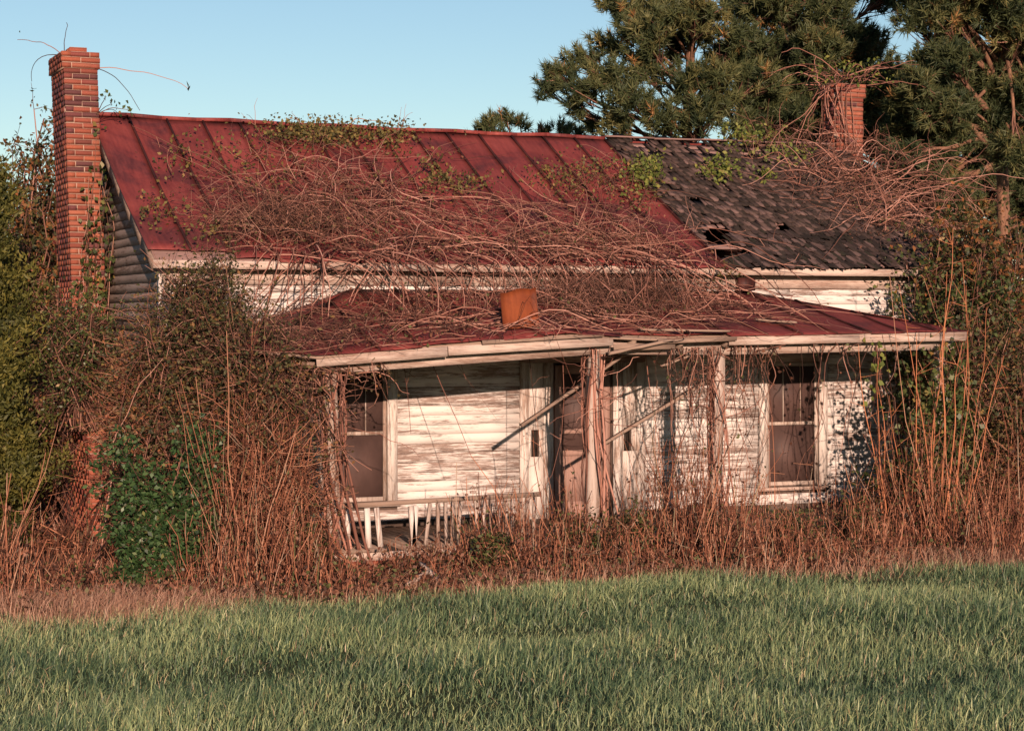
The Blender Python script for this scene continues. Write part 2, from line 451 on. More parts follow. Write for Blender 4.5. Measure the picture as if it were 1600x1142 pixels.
def main_z(y, x=0.0):
    t = np.clip((y - YE) / (YR - YE), 0, 1)
    sag = 0.05 * np.sin(np.pi * t) + 0.03 * np.sin(np.pi * np.clip(np.asarray(x) / LH, 0, 1))
    return ZE + (ZR - ZE) * (y - YE) / (YR - YE) - sag
NRM = np.array([0, -(ZR - ZE), (YR - YE)]) / SL
def main_pt(x, s, h=0.0):
    """point on the front slope: s metres up the slope from the eave, h above it"""
    x = np.asarray(x, float); s = np.asarray(s, float)
    y = YE + (YR - YE) * s / SL
    z = main_z(y, x)
    return np.stack([x, y, z], -1) + np.asarray(h)[..., None] * NRM
PY0, PZ0, PY1 = -0.03, 3.12, -2.25            # porch roof: top at the wall, eave line
PXL, PTL, PTR, PXR = 0.42, 2.30, 7.85, 9.72      # hipped ends: eave corners and hip tops
def porch_smin(x):
    return np.clip(np.maximum((PTL - x) / (PTL - PXL), (x - PTR) / (PXR - PTR)), 0, 1)
def porch_eave_z(x):
    return np.interp(x, [0.4, 1.2, 2.6, 4.2, 5.0, 5.6, 6.5, 8, 9.7], [2.44, 2.36, 2.47, 2.59, 2.55, 2.53, 2.56, 2.58, 2.60])
def porch_pt(x, s, h=0.0):
    """s from 0 at the wall to 1 at the eave"""
    x = np.asarray(x, float); s = np.asarray(s, float)
    y = PY0 + (PY1 - PY0) * s
    z = PZ0 + (porch_eave_z(x) - PZ0) * s - 0.02 * np.sin(np.pi * s)
    z = np.minimum(z, np.minimum(2.45 + (x - PXL) * (PZ0 - 2.45) / (PTL - PXL), 2.60 + (PXR - x) * (PZ0 - 2.60) / (PXR - PTR)))
    return np.stack([x, y, z + np.asarray(h)], -1)

# walls (sheathing) with openings
WIN = [(1.98, 2.78, 0.54, 2.18), (8.13, 8.93, 0.54, 2.18)]
DOOR = (5.00, 5.84, 0.24, 2.20)
SIDE = [(4.70, 4.81, 1.02, 1.36), (6.00, 6.11, 1.06, 1.36)]
OPEN = WIN + [DOOR] + SIDE
def wall_cells(x0, x1, z0, z1, ops):
    xs = sorted({x0, x1, *[o[0] for o in ops], *[o[1] for o in ops]})
    mb = MB()
    for a, b in zip(xs[:-1], xs[1:]):
        mid = (a + b) / 2
        cuts = sorted([(o[2], o[3]) for o in ops if o[0] < mid < o[1]])
        z = z0
        for c, d in cuts:
            mb.box(a, b, 0.03, 0.12, z, c); z = d
        mb.box(a, b, 0.03, 0.12, z, z1)
    return mb
fw = link('front_wall', wall_cells(0.0, LH, 0.05, 3.42, OPEN).me('front_wall', MAT['wall_sheath']), house)
EXP = 0.116
def clapboard(L, seed):
    r = np.random.default_rng(seed)
    n = max(2, int(L / 0.35))
    xs = np.linspace(-L / 2, L / 2, n + 1)
    wv = r.normal(0, 0.0022, n + 1)
    V = []
    for x, w in zip(xs, wv):
        V += [[x, -0.027 + w, -EXP / 2 - 0.004 + w], [x, -0.006 + w * 0.5, EXP / 2 + 0.012], [x, 0.002, EXP / 2 + 0.012], [x, 0.002, -EXP / 2 - 0.004 + w]]
    F = []
    for i in range(n):
        a = i * 4
        for j in range(4):
            F.append([a + j, a + (j + 1) % 4, a + 4 + (j + 1) % 4, a + 4 + j])
    F += [[0, 3, 2, 1], [n * 4, n * 4 + 1, n * 4 + 2, n * 4 + 3]]
    return np.array(V), np.array(F)
blocks = [(w[0] - 0.13, w[1] + 0.13, w[2] - 0.07, w[3] + 0.14) for w in WIN] + [(4.54, 6.30, 0.0, 2.34)]
z = 0.30; ci = 0
while z < 3.16:
    segs = [(0.115, LH - 0.1)]
    for a, b, c, d in blocks:
        if c < z + EXP and d > z:
            segs = [q for s0, s1 in segs for q in ((s0, min(s1, a)), (max(s0, b), s1)) if q[1] - q[0] > 0.05]
    for s0, s1 in segs:
        cut = [s0]
        while s1 - cut[-1] > 3.2: cut.append(cut[-1] + rng.uniform(1.6, 2.9))
        cut.append(s1)
        for p, q in zip(cut[:-1], cut[1:]):
            V, F = clapboard(q - p - 0.004, 1000 + ci); ci += 1
            o = link('clapboard', mesh('clapboard', V, F, MAT['clap']), fw, ((p + q) / 2, 0.026, z + EXP / 2))
            o.rotation_euler = (0, rng.normal(0, 0.0016), 0)
    z += EXP
# gable walls
def gable_core(x0, x1):
    ys = np.array([0.12, YR, DH - 0.12])
    zt = [main_z(0.12) - 0.12, ZR - 0.16, main_z(0.12) - 0.12]
    V = []
    for x in (x0, x1):
        V += [[x, 0.12, 0.05], [x, DH - 0.12, 0.05], [x, DH - 0.12, zt[2]], [x, YR, zt[1]], [x, 0.12, zt[0]]]
    return np.array(V)
def gable(name, x0, x1):
    V = gable_core(x0, x1)
    me = bpy.data.meshes.new(name)
    F = [[0, 4, 3, 2, 1], [5, 6, 7, 8, 9]] + [[i, (i + 1) % 5, 5 + (i + 1) % 5, 5 + i] for i in range(5)]
    me.from_pydata([tuple(v) for v in V], [], F); me.materials.append(MAT['wall_sheath'])
    return link(name, me, house)
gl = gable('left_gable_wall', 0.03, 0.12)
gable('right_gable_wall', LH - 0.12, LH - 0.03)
rw = MB(); rw.box(0.0, LH, DH - 0.12, DH - 0.03, 0.05, 3.42)
link('rear_wall', rw.me('rear_wall', MAT['clap']), house)
z = 0.30
while z < ZR - 0.3:
    slope = (YR - YE) / (ZR - ZE)
    y0 = max(0.115, YE + (z + EXP - ZE + 0.14) * slope + 0.06)
    y1 = min(DH - 0.1, 2 * YR - y0)
    if y1 - y0 < 0.3: break
    V, F = clapboard(y1 - y0, 2000 + ci); ci += 1
    V = np.stack([V[:, 1] * 0.28, -V[:, 0], V[:, 2]], -1)          # turn to run along y, facing -x
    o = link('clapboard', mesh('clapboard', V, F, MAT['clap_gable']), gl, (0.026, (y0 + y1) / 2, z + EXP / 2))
    o.rotation_euler = (rng.normal(0, 0.003), 0, 0)
    z += EXP
# corner boards, frieze, fascia
box_obj('corner_board', house, MAT['trim_z'], -0.004, 0.112, -0.012, 0.024, 0.1, 3.36)
box_obj('corner_board', house, MAT['trim_z'], -0.03, -0.005, -0.010, 0.10, 0.1, 3.30)
box_obj('corner_board', house, MAT['trim_z'], LH - 0.1, LH + 0.004, -0.012, 0.024, 0.1, 3.36)
for a, b in ((0.0, 3.9), (3.905, 7.6), (7.605, LH)):
    box_obj('frieze_board', house, MAT['trim_x'], a, b, -0.034, -0.013, 3.165, 3.352)
for a, b in ((-0.16, 3.3), (3.306, 6.9), (6.906, LH + 0.15)):
    o = box_obj('fascia_board', house, MAT['trim_x'], a, b, YE + 0.015, YE + 0.05, 3.335, 3.43)
    o.rotation_euler = (rng.normal(0, 0.03), rng.normal(0, 0.0018), 0)
    box_obj('soffit_board', house, MAT['grey_x'], a, b, YE + 0.052, -0.036, 3.355, 3.372)
# bargeboards on the left rake
bb = MB()
for k in range(6):
    s0, s1 = k * SL / 6, (k + 1) * SL / 6
    A, B = main_pt(-0.15, s0, -0.11), main_pt(-0.15, s1, -0.11)
    bb.beam(A, B, 0.025, 0.13)
link('bargeboard', bb.me('bargeboard', MAT['grey_y']), house)
bb = MB(); bb.beam(main_pt(LH + 0.14, 0.0, -0.11), main_pt(LH + 0.14, SL, -0.11), 0.025, 0.13)
link('bargeboard', bb.me('bargeboard', MAT['grey_y']), house)

# --- main roof: sheathing under the tin, tin panels with seams, shingles at the right end
XB = 7.36                                        # tin ends, shingles begin
def slab(xs, ss, hfun, thick, ptf):
    """sheet over a grid of roof coordinates"""
    X, S = np.meshgrid(xs, ss, indexing='ij')
    H = hfun(X, S)
    top = ptf(X, S, H); bot = ptf(X, S, H - thick)
    nx, ns = X.shape
    V = np.concatenate([top.reshape(-1, 3), bot.reshape(-1, 3)])
    I = np.arange(nx * ns).reshape(nx, ns); o = nx * ns
    F = [np.stack([I[:-1, :-1], I[1:, :-1], I[1:, 1:], I[:-1, 1:]], -1).reshape(-1, 4)]
    F.append(F[0][:, ::-1] + o)
    for e in (I[0, :], I[:, -1], I[-1, ::-1], I[::-1, 0]):
        F.append(np.stack([e[:-1], e[1:], e[1:] + o, e[:-1] + o], -1))
    return V, np.concatenate(F)
tin_root = link('tin_roof', mesh('tin_roof', *slab(np.linspace(-0.13, XB - 0.02, 12), np.linspace(0.02, SL - 0.02, 8), lambda X, S: 0 * X - 0.045, 0.02, main_pt), MAT['sheath']), house)
NP = 15
pw = (XB + 0.18) / NP
for i in range(NP):
    x0 = -0.18 + i * pw; x1 = x0 + pw
    s0 = {0: 0.24, 1: 0.22, 2: 0.05}.get(i, -0.02 + rng.uniform(-0.02, 0.02))
    a, ph = rng.uniform(0.002, 0.007), rng.uniform(0, 6)
    def hf(X, S, a=a, ph=ph, x0=x0, x1=x1, i=i):
        u = (X - x0) / (x1 - x0)
        e = np.exp(-np.clip(S - s0, 0, 9) / 0.25)
        return -0.012 + a * np.sin(S * 2.3 + ph) + 0.012 * np.sin(np.pi * u) * np.sin(S * 5 + ph) * 0.6 + e * 0.025 * np.sin(np.pi * u) * (1 if i % 3 else -0.3)
    V, F = slab(np.linspace(x0 + 0.002, x1 - 0.002, 6), np.linspace(s0, SL + 0.01, 22), hf, 0.004, main_pt)
    vobj('roof_panel', tin_root, MAT['tin'], V, F, smooth=False)
    if i < NP - 1 or True:
        hs = lambda X, S, a=a, ph=ph: 0.014 + 0.5 * a * np.sin(S * 2.3 + ph) + 0 * X
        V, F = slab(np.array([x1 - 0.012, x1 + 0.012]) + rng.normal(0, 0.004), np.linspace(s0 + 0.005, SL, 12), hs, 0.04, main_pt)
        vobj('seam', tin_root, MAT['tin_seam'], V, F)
rc = MB()
for k in range(16):
    xa, xb = -0.18 + k * (XB + 0.18) / 16, -0.18 + (k + 1) * (XB + 0.18) / 16
    za, zb = main_z(YR, xa) - 0.004, main_z(YR, xb) - 0.004
    rc.beam([xa, YR, za + 0.012 * math.sin(k * 1.9)], [xb, YR, zb + 0.012 * math.sin((k + 1) * 1.9)], 0.12, 0.05)
vobj('ridge_cap', tin_root, MAT['tin'], np.concatenate(rc.V), np.concatenate(rc.F))
def rear_pt(X, S, H):
    P = main_pt(X, S, H); P[..., 1] = 2 * YR - P[..., 1] + 0.03
    return P
V, F = slab(np.linspace(-0.18, LH + 0.16, 20), np.linspace(0, SL - 0.03, 10), lambda X, S: 0.0 * X, 0.03, rear_pt)
vobj('rear_slope', house, MAT['tin'], V, F[:, ::-1])

sh_root = link('shingle_roof', mesh('shingle_roof', *slab(np.linspace(XB + 0.02, LH + 0.1, 10), np.linspace(0.02, 0.09, 2), lambda X, S: 0 * X - 0.06, 0.02, main_pt), MAT['sheath']), house)
def in_hole(px, py):
    return (((px - 1118) / 23) ** 2 + ((py - 364) / 15) ** 2 < 1) | (((px - 1128) / 44) ** 2 + ((py - 393) / 9) ** 2 < 1) | (((px - 1222) / 12) ** 2 + ((py - 356) / 7) ** 2 < 1) | (((px - 1085) / 10) ** 2 + ((py - 312) / 5) ** 2 < 1)
s = 0.10; bw = 0.125
while s + bw < SL:
    xs = np.linspace(XB, LH + 0.12, 120)
    P = main_pt(xs, xs * 0 + s + bw / 2)
    px, py, _ = project(P)
    bad = in_hole(px, py)
    runs = []; st = None
    for k in range(len(xs)):
        if not bad[k] and st is None: st = xs[k]
        if (bad[k] or k == len(xs) - 1) and st is not None:
            if xs[k] - st > 0.1: runs.append((st, xs[k]))
            st = None
    for a, b in runs:
        V, F = slab(np.linspace(a + 0.003, b - 0.003, 6), np.array([s, s + bw]), lambda X, S: 0 * X - 0.028 + rng.normal(0, 0.002), 0.018, main_pt)
        vobj('sheathing_board', sh_root, MAT['sheath'], V, F)
    s += bw + 0.014
shV = []
proto = []
for k in range(6):
    r = np.random.default_rng(50 + k)
    w, l = 1.0, 1.0
    V = np.array([[-0.5, -0.5 + r.normal(0, 0.05), 0], [0.5, -0.5 + r.normal(0, 0.05), 0], [0.5 - 0.03, 0.5, 0], [-0.5 + 0.03, 0.5, 0],
                  [-0.5, -0.5 + r.normal(0, 0.05), 1], [0.5, -0.5 + r.normal(0, 0.05), 1], [0.5 - 0.03, 0.5, 0.35], [-0.5 + 0.03, 0.5, 0.35]])
    proto.append((mesh('shingle', V, BOXF, MAT['shingle']), V))
pitch = math.atan2(ZR - ZE, YR - YE)
cells = []
s = -0.03; row = 0
while s < SL - 0.1:
    x = XB + rng.uniform(0, 0.05)
    while x < LH + 0.12:
        w = rng.uniform(0.035, 0.085)
        P = main_pt(x + w / 2, s + 0.07, 0.0)
        px, py, Y = project(P)
        torn = (s > SL - 0.62 and x < 9.9 and rng.uniform() < 0.8 and math.sin(x * 7.3) > -0.5)
        hx, hy, _ = project(main_pt(x + w / 2, s + 0.22, 0.0))
        if not in_hole(px, py) and not in_hole(hx, hy) and not torn and rng.uniform() > 0.06:
            cells.append((x, w, s, px, py))
        x += w + 0.006
    s += 0.135; row += 1
order = sorted(range(len(cells)), key=lambda i: cells[i][2] + 0.25 * abs(cells[i][0] - 9.0) + (4 if project(main_pt(cells[i][0], cells[i][2]))[0] > 1400 else 0))
big = set(order[:300])
rest = MB()
for i, (x, w, s, px, py) in enumerate(cells):
    lift = rng.uniform(0.05, 0.2) if rng.uniform() < 0.16 else rng.uniform(0, 0.06)
    yaw = rng.normal(0, 0.05) + (rng.normal(0, 0.22) if rng.uniform() < 0.08 else 0)
    Ln = 0.33 + rng.normal(0, 0.03)
    th = rng.uniform(0.014, 0.034)
    P = main_pt(x + w / 2, s + Ln / 2 + rng.normal(0, 0.014), -0.004)
    rot = Euler((pitch - 0.045 - lift * 0.6, 0, 0)).to_matrix() @ Euler((0, 0, yaw)).to_matrix()
    mi = int(rng.integers(6))
    if i in big:
        o = link('shingle', proto[mi][0], sh_root, P)
        o.rotation_euler = rot.to_euler(); o.scale = (w, Ln, th)
    else:
        rest.add((proto[mi][1] * np.array([w, Ln, th])) @ np.array(rot).T + P, BOXF)
o = vobj('shingle_courses', sh_root, MAT['shingle_far'], np.concatenate(rest.V), np.concatenate(rest.F), tint=np.repeat(rng.uniform(0, 1, len(rest.V)), 8)); o['kind'] = 'stuff'
rb = MB()
for k in range(5):
    xa, xb = XB + k * 0.8, XB + k * 0.8 + 0.79
    rb.beam([xa, YR - 0.05, main_z(YR, xa) + 0.01 + rng.normal(0, 0.01)], [xb, YR - 0.05, main_z(YR, xb) + 0.01], 0.14, 0.022)
vobj('ridge_board', sh_root, MAT['sheath'], np.concatenate(rb.V), np.concatenate(rb.F))

# --- chimneys
BR = []
for k in range(4):
    r = np.random.default_rng(80 + k)
    V = box_v(-0.5, 0.5, -0.5, 0.5, -0.5, 0.5) * (1 + r.normal(0, 0.02, (8, 3)))
    BR.append(V)
BRM = {m: [mesh('brick', V, BOXF, MAT[m]) for V in BR] for m in ('brick', 'brick_dark')}
def chimney(parent, rings, limit, darkf, label=None, lean=lambda z: 0.0):
    """rings: list of (z, x0, x1, y0, y1) per course"""
    hc = 0.0705; bh = 0.061
    core = MB()
    all_b = []
    for ci, (z, x0, x1, y0, y1) in enumerate(rings):
        dx = lean(z)
        core.box(x0 + dx + 0.009, x1 + dx - 0.009, y0 + 0.009, y1 - 0.009, z, z + hc)
        def lay(a, b, fixed, axis):
            L = b - a; nb = max(1, round(L / 0.212)); off = 0.5 if ci % 2 else 0.0
            ed = [a] + [a + (k + off) * L / nb for k in range(0 if off else 1, nb)] + [b]
            for p, q in zip(ed[:-1], ed[1:]):
                if q - p < 0.03: continue
                ln = q - p - 0.010
                if axis == 'x': all_b.append(((p + q) / 2 + dx, fixed, z + hc / 2, ln, 0.10, axis, fixed < (y0 + y1) / 2))
                else: all_b.append((fixed + dx, (p + q) / 2, z + hc / 2, ln, 0.10, axis, fixed < (x0 + x1) / 2))
        lay(x0, x1, y0 + 0.05, 'x'); lay(x0, x1, y1 - 0.05, 'x')
        lay(y0 + 0.101, y1 - 0.101, x0 + 0.05, 'y'); lay(y0 + 0.101, y1 - 0.101, x1 - 0.05, 'y')
    c = vobj('chimney', parent, MAT['mortar'], np.concatenate(core.V), np.concatenate(core.F))
    if label: c['label'] = label
    cand = [i for i, b in enumerate(all_b) if b[6]]
    cand.sort(key=lambda i: -all_b[i][2])
    chosen = set(cand[:limit])
    rest = MB(); rest_d = MB()
    for i, (x, y, z, ln, wd, ax, _) in enumerate(all_b):
        m = 'brick_dark' if rng.uniform() < darkf(z) else 'brick'
        k = int(rng.integers(4))
        dims = (ln, wd, bh) if ax == 'x' else (wd, ln, bh)
        p = np.array([x, y, z]) + rng.normal(0, 0.002, 3)
        if i in chosen:
            o = link('brick', BRM[m][k], c, p); o.scale = dims
            o.rotation_euler = (0, 0, rng.normal(0, 0.008))
        else:
            rest.add(BR[k] * np.array(dims) + p, BOXF)
    if rest.V:
        o = vobj('brick_courses', c, MAT['brick_far'], np.concatenate(rest.V), np.concatenate(rest.F), tint=np.repeat(rng.uniform(0, 1, len(rest.V)), 8)); o['kind'] = 'stuff'
    return c
lean = lambda z: -0.036 * (z - 3.4)
rings = []
z = 0.0
while z < 6.20:
    if z < 1.35: r_ = (-0.50, 0.02, 2.30, 4.30)
    elif z < 1.9:
        k = (z - 1.35) / 0.55; r_ = (-0.50 - 0.03 * k, 0.02, 2.30 + 0.55 * k, 4.30 - 0.5 * k)
    else: r_ = (-0.53, -0.09, 2.85, 3.80)
    if z > 5.98: r_ = (r_[0] - 0.028, r_[1] + 0.028, r_[2] - 0.028, r_[3] + 0.028)
    rings.append((z, *r_)); z += 0.0705
zt = rings[-1][0] + 0.0705
rings.append((zt, -0.43, -0.20, 2.93, 3.3))
chl = chimney(house, rings, 300, lambda z: 0.88 if 5.10 < z < 5.90 else (0.15 if z > 3 else 0.25), 'tall red brick end chimney with a leaning soot-stained stack', lean)
rings = []
z = 5.0
while z < 6.38:
    e = 0.03 if z > 6.16 else 0.0
    rings.append((z, 11.26 - e, 11.73 + e, 3.16 - e, 3.60 + e)); z += 0.0705
chr_ = chimney(house, rings, 300, lambda z: 0.1, 'short red brick chimney wrapped in bare vines')

# --- windows, door, sidelights
def window(x0, x1, z0, z1, label):
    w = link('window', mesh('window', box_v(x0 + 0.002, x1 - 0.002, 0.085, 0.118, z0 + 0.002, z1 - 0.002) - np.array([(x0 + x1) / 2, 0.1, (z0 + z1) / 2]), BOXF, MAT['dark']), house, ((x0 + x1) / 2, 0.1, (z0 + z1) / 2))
    w['label'] = label
    T = MAT['trim_z']; H = MAT['trim_x']
    box_obj('casing', w, T, x0 - 0.125, x0, -0.016, 0.028, z0 - 0.02, z1 + 0.005)
    box_obj('casing', w, T, x1, x1 + 0.125, -0.016, 0.028, z0 - 0.02, z1 + 0.005)
    box_obj('casing', w, H, x0 - 0.127, x1 + 0.127, -0.019, 0.028, z1 + 0.007, z1 + 0.135)
    box_obj('sill', w, H, x0 - 0.15, x1 + 0.15, -0.06, 0.06, z0 - 0.065, z0 - 0.022)
    zm = (z0 + z1) / 2 + 0.005
    for a, b in ((x0 + 0.001, x0 + 0.045), (x1 - 0.045, x1 - 0.001)):
        box_obj('sash_stile', w, MAT['post'], a, b, 0.030, 0.066, z0, z1)
    for c, d in ((z0 - 0.02, z0 + 0.05), (zm - 0.022, zm + 0.022), (z1 - 0.05, z1)):
        box_obj('sash_rail', w, MAT['post'], x0 + 0.046, x1 - 0.046, 0.033, 0.064, c, d)
    xm = (x0 + x1) / 2
    for a in (x0 + (x1 - x0) / 3, x0 + 2 * (x1 - x0) / 3):
        box_obj('muntin', w, MAT['post'], a - 0.006, a + 0.006, 0.040, 0.058, zm + 0.024, z1 - 0.052)
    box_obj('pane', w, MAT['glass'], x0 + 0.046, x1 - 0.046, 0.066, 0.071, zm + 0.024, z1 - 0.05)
    # rusted insect screen over the lower and part of the upper light
    box_obj('insect_screen', w, MAT['screen'], x0 + 0.047, x1 - 0.047, 0.059, 0.062, z0 + 0.05, zm - 0.022)
    box_obj('insect_screen', w, MAT['screen'], x0 + 0.047, x1 - 0.047, 0.0595, 0.0625, zm + 0.022, z1 - 0.05)
    return w
window(*WIN[0], 'sash window with brown insect screen behind the leftmost porch post')
window(*WIN[1], 'sash window with brown insect screen and hanging vine leaves')
x0, x1, z0, z1 = DOOR
dr = box_obj('door', house, MAT['door'], x0 + 0.03, x1 - 0.03, 0.055, 0.095, z0, z1 - 0.03)
for a, b in ((x0 + 0.031, x0 + 0.13), (x1 - 0.13, x1 - 0.031)):
    box_obj('screen_stile', dr, MAT['door'], a, b, 0.012, 0.04, z0 + 0.01, z1 - 0.035)
for c, d in ((z0 + 0.011, z0 + 0.2), (1.02, 1.09), (1.30, 1.36), (z1 - 0.14, z1 - 0.036)):
    box_obj('screen_rail', dr, MAT['door'], x0 + 0.131, x1 - 0.131, 0.014, 0.038, c, d)
box_obj('insect_screen', dr, MAT['screen'], x0 + 0.131, x1 - 0.131, 0.043, 0.046, 1.09, z1 - 0.14)
box_obj('lower_panel', dr, MAT['door'], x0 + 0.131, x1 - 0.131, 0.030, 0.044, z0 + 0.2, 1.02)
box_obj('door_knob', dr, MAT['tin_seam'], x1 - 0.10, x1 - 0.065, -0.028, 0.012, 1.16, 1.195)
sr = box_obj('door_surround', house, MAT['trim_x'], 4.54, 6.30, -0.018, 0.028, 2.205, 2.34)
for a, b in ((4.54, 4.655), (4.865, 4.995), (5.845, 5.975), (6.185, 6.30)):
    box_obj('casing', sr, MAT['trim_z'], a, b, -0.017, 0.029, 0.24, 2.203)
for a, b, c, d in ((4.657, 4.863, 1.02, 1.36), (5.977, 6.183, 1.06, 1.36)):
    p, q = (4.70, 4.81) if a < 5 else (6.00, 6.11)
    box_obj('sidelight_panel', sr, MAT['trim_z'], a, b, 0.004, 0.029, 0.24, c)
    box_obj('sidelight_panel', sr, MAT['trim_z'], a, b, 0.006, 0.029, d, 2.203)
    box_obj('sidelight_panel', sr, MAT['trim_z'], a, p, 0.007, 0.029, c, d)
    box_obj('sidelight_panel', sr, MAT['trim_z'], q, b, 0.007, 0.029, c, d)
    box_obj('sidelight_dark_fill', sr, MAT['dark'], p, q, 0.09, 0.115, c, d)  # dark sheet painted as the unlit room behind the slit

# --- porch
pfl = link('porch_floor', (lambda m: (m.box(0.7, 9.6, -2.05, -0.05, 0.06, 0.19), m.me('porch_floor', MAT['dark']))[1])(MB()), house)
x = 0.62
while x < 9.65:
    if not (1.95 < x < 2.15):
        o = box_obj('floorboard', pfl, MAT['grey_y'], x, x + 0.10, -2.16 + rng.normal(0, 0.02), -0.04, 0.194, 0.222)
        o.rotation_euler = (rng.normal(0, 0.002), 0, 0)
    x += 0.107
box_obj('porch_floor_edge', house, MAT['trim_x'], 0.62, 9.62, -2.148, -2.118, 0.10, 0.192)
fd = link('brick_footing', (lambda m: (m.box(1.16, 2.94, -2.11, -1.93, -0.03, 0.099), m.me('brick_footing', MAT['mortar']))[1])(MB()), house)
for r_ in range(2):
    x = 1.15 - (0.1 if r_ else 0)
    while x < 2.9:
        o = link('brick', BRM['brick'][int(rng.integers(4))], fd, (max(x, 1.15) + 0.1, -2.10 + rng.normal(0, 0.006), 0.0 + r_ * 0.0705))
        o.scale = (0.2, 0.1, 0.061); x += 0.212
POSTX = [1.45, 4.58, 6.20, 9.42]
PYB = -2.0
for i, x in enumerate(POSTX):
    ztop = float(porch_eave_z(x)) - 0.23
    zt_ = 0.222
    lx = [(-0.05), 0.02, 0.06, 0.0][i]
    V = []
    nseg = 5
    for k in range(nseg + 1):
        t = k / nseg; w = 0.062 + 0.006 * math.sin(k * 2.1)
        c = np.array([x + lx * t, PYB, zt_ + (ztop - zt_) * t])
        V += [c + [-w, -w, 0], c + [w, -w, 0], c + [w, w, 0], c + [-w, w, 0]]
    F = []
    for k in range(nseg):
        for j in range(4): F.append([k * 4 + j, k * 4 + (j + 1) % 4, k * 4 + 4 + (j + 1) % 4, k * 4 + 4 + j])
    F += [[3, 2, 1, 0], [nseg * 4, nseg * 4 + 1, nseg * 4 + 2, nseg * 4 + 3]]
    vobj('porch_post', house, MAT['post'], np.array(V), np.array(F))
# beams between posts carry the sagging roof
bx = [0.5, 1.45, 4.62, 6.25, 9.62]
for a, b in zip(bx[:-1], bx[1:]):
    za, zb = float(porch_eave_z(a)) - 0.155, float(porch_eave_z(b)) - 0.155
    beam_obj('porch_beam', house, MAT['grey_x' if a < 1 else 'trim_x'], (a + 0.003, PYB, za), (b - 0.003, PYB, zb), 0.11, 0.14)
# fascia boards along the porch eave (broken between the middle posts)
def eave_board(a, b, dz0, dz1, h, mat='trim_x', y=PY1 + 0.03, w=0.026, jit=0.004):
    za, zb = float(porch_eave_z(a)), float(porch_eave_z(b))
    return beam_obj('porch_fascia', house, MAT[mat], (a, y, za + dz0), (b, y, zb + dz1), w, h, jit=jit)
eave_board(1.18, 2.7, -0.075, -0.085, 0.11)
eave_board(2.706, 4.75, -0.085, -0.07, 0.10)
eave_board(4.76, 5.55, -0.14, -0.10, 0.07, 'grey_x')
eave_board(5.3, 6.35, -0.05, -0.03, 0.05, 'grey_x', y=PY1 - 0.03)
eave_board(6.28, 8.1, -0.06, -0.065, 0.10)
eave_board(8.106, 9.68, -0.065, -0.06, 0.10)
eave_board(3.1, 4.6, -0.018, -0.01, 0.035, 'grey_x', y=PY1 - 0.02)
# porch tin panels: front slope between two hips, and the hipped ends
def porch_grid(X, S, H):
    m = porch_smin(X)
    return porch_pt(X, m + (1 - m) * S, H)
pr = link('porch_roof', mesh('porch_roof', *slab(np.linspace(0.50, 9.64, 40), np.linspace(0.02, 0.985, 6), lambda X, S: 0 * X - 0.03, 0.02, porch_grid), MAT['grey_x']), house)
NPP = 19
pw = (PXR - PXL) / NPP
for i in range(NPP):
    x0 = PXL + i * pw; x1 = x0 + pw
    a, ph = rng.uniform(0.002, 0.007), rng.uniform(0, 6)
    send = 1.0 + rng.uniform(0, 0.02)
    if 8 < i < 12: send = rng.uniform(0.86, 0.99)
    def hf(X, S, a=a, ph=ph, x0=x0, x1=x1):
        u = (X - x0) / (x1 - x0)
        return a * np.sin(S * 5 + ph) + 0.006 * np.sin(np.pi * u) * np.cos(S * 9 + ph) + 0.002
    V, F = slab(np.linspace(x0 + 0.002, x1 - 0.002, 5), np.linspace(0.0, send, 12), hf, 0.004, porch_grid)
    vobj('roof_panel', pr, MAT['tin'], V, F[:, ::-1])
    if i < NPP - 1:
        hs = lambda X, S, a=a, ph=ph: 0.022 + a * np.sin(S * 5 + ph)
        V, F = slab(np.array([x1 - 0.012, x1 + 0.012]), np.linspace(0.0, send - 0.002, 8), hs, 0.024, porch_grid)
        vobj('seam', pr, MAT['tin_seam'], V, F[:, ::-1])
for side in (0, 1):
    for k in range(4):
        ya, yb = PY1 + k * (PY0 - PY1) / 4, PY1 + (k + 1) * (PY0 - PY1) / 4 - 0.004
        def end_pt(X, S, H, side=side):
            f = (X - PY1) / (PY0 - PY1) * S            # X is the depth, S runs from eave to hip
            xe, xt, ze = (PXL, PTL, 2.45) if side == 0 else (PXR, PTR, 2.60)
            zc = ze if side else 2.44 + 0.01 * (X - PY1)
            return np.stack([xe + (xt - xe) * f, X, zc + (PZ0 - zc) * f + H], -1)
        V, F = slab(np.linspace(ya, yb, 4), np.linspace(0, 0.985, 8), lambda X, S: 0.001 + 0 * X, 0.004, end_pt)
        vobj('roof_panel', pr, MAT['tin'], V, F if side == 0 else F[:, ::-1])
for x in np.arange(0.7, 9.7, 0.62):
    A = porch_pt(x, min(0.9, porch_smin(x) + 0.03), -0.105); B = porch_pt(x, 0.97, -0.105)
    beam_obj('rafter', pr, MAT['grey_y'], A, B, 0.05, 0.10)
box_obj('bracket_block', house, MAT['tin_seam'], 7.62, 7.86, -0.14, -0.04, 3.13, 3.30)
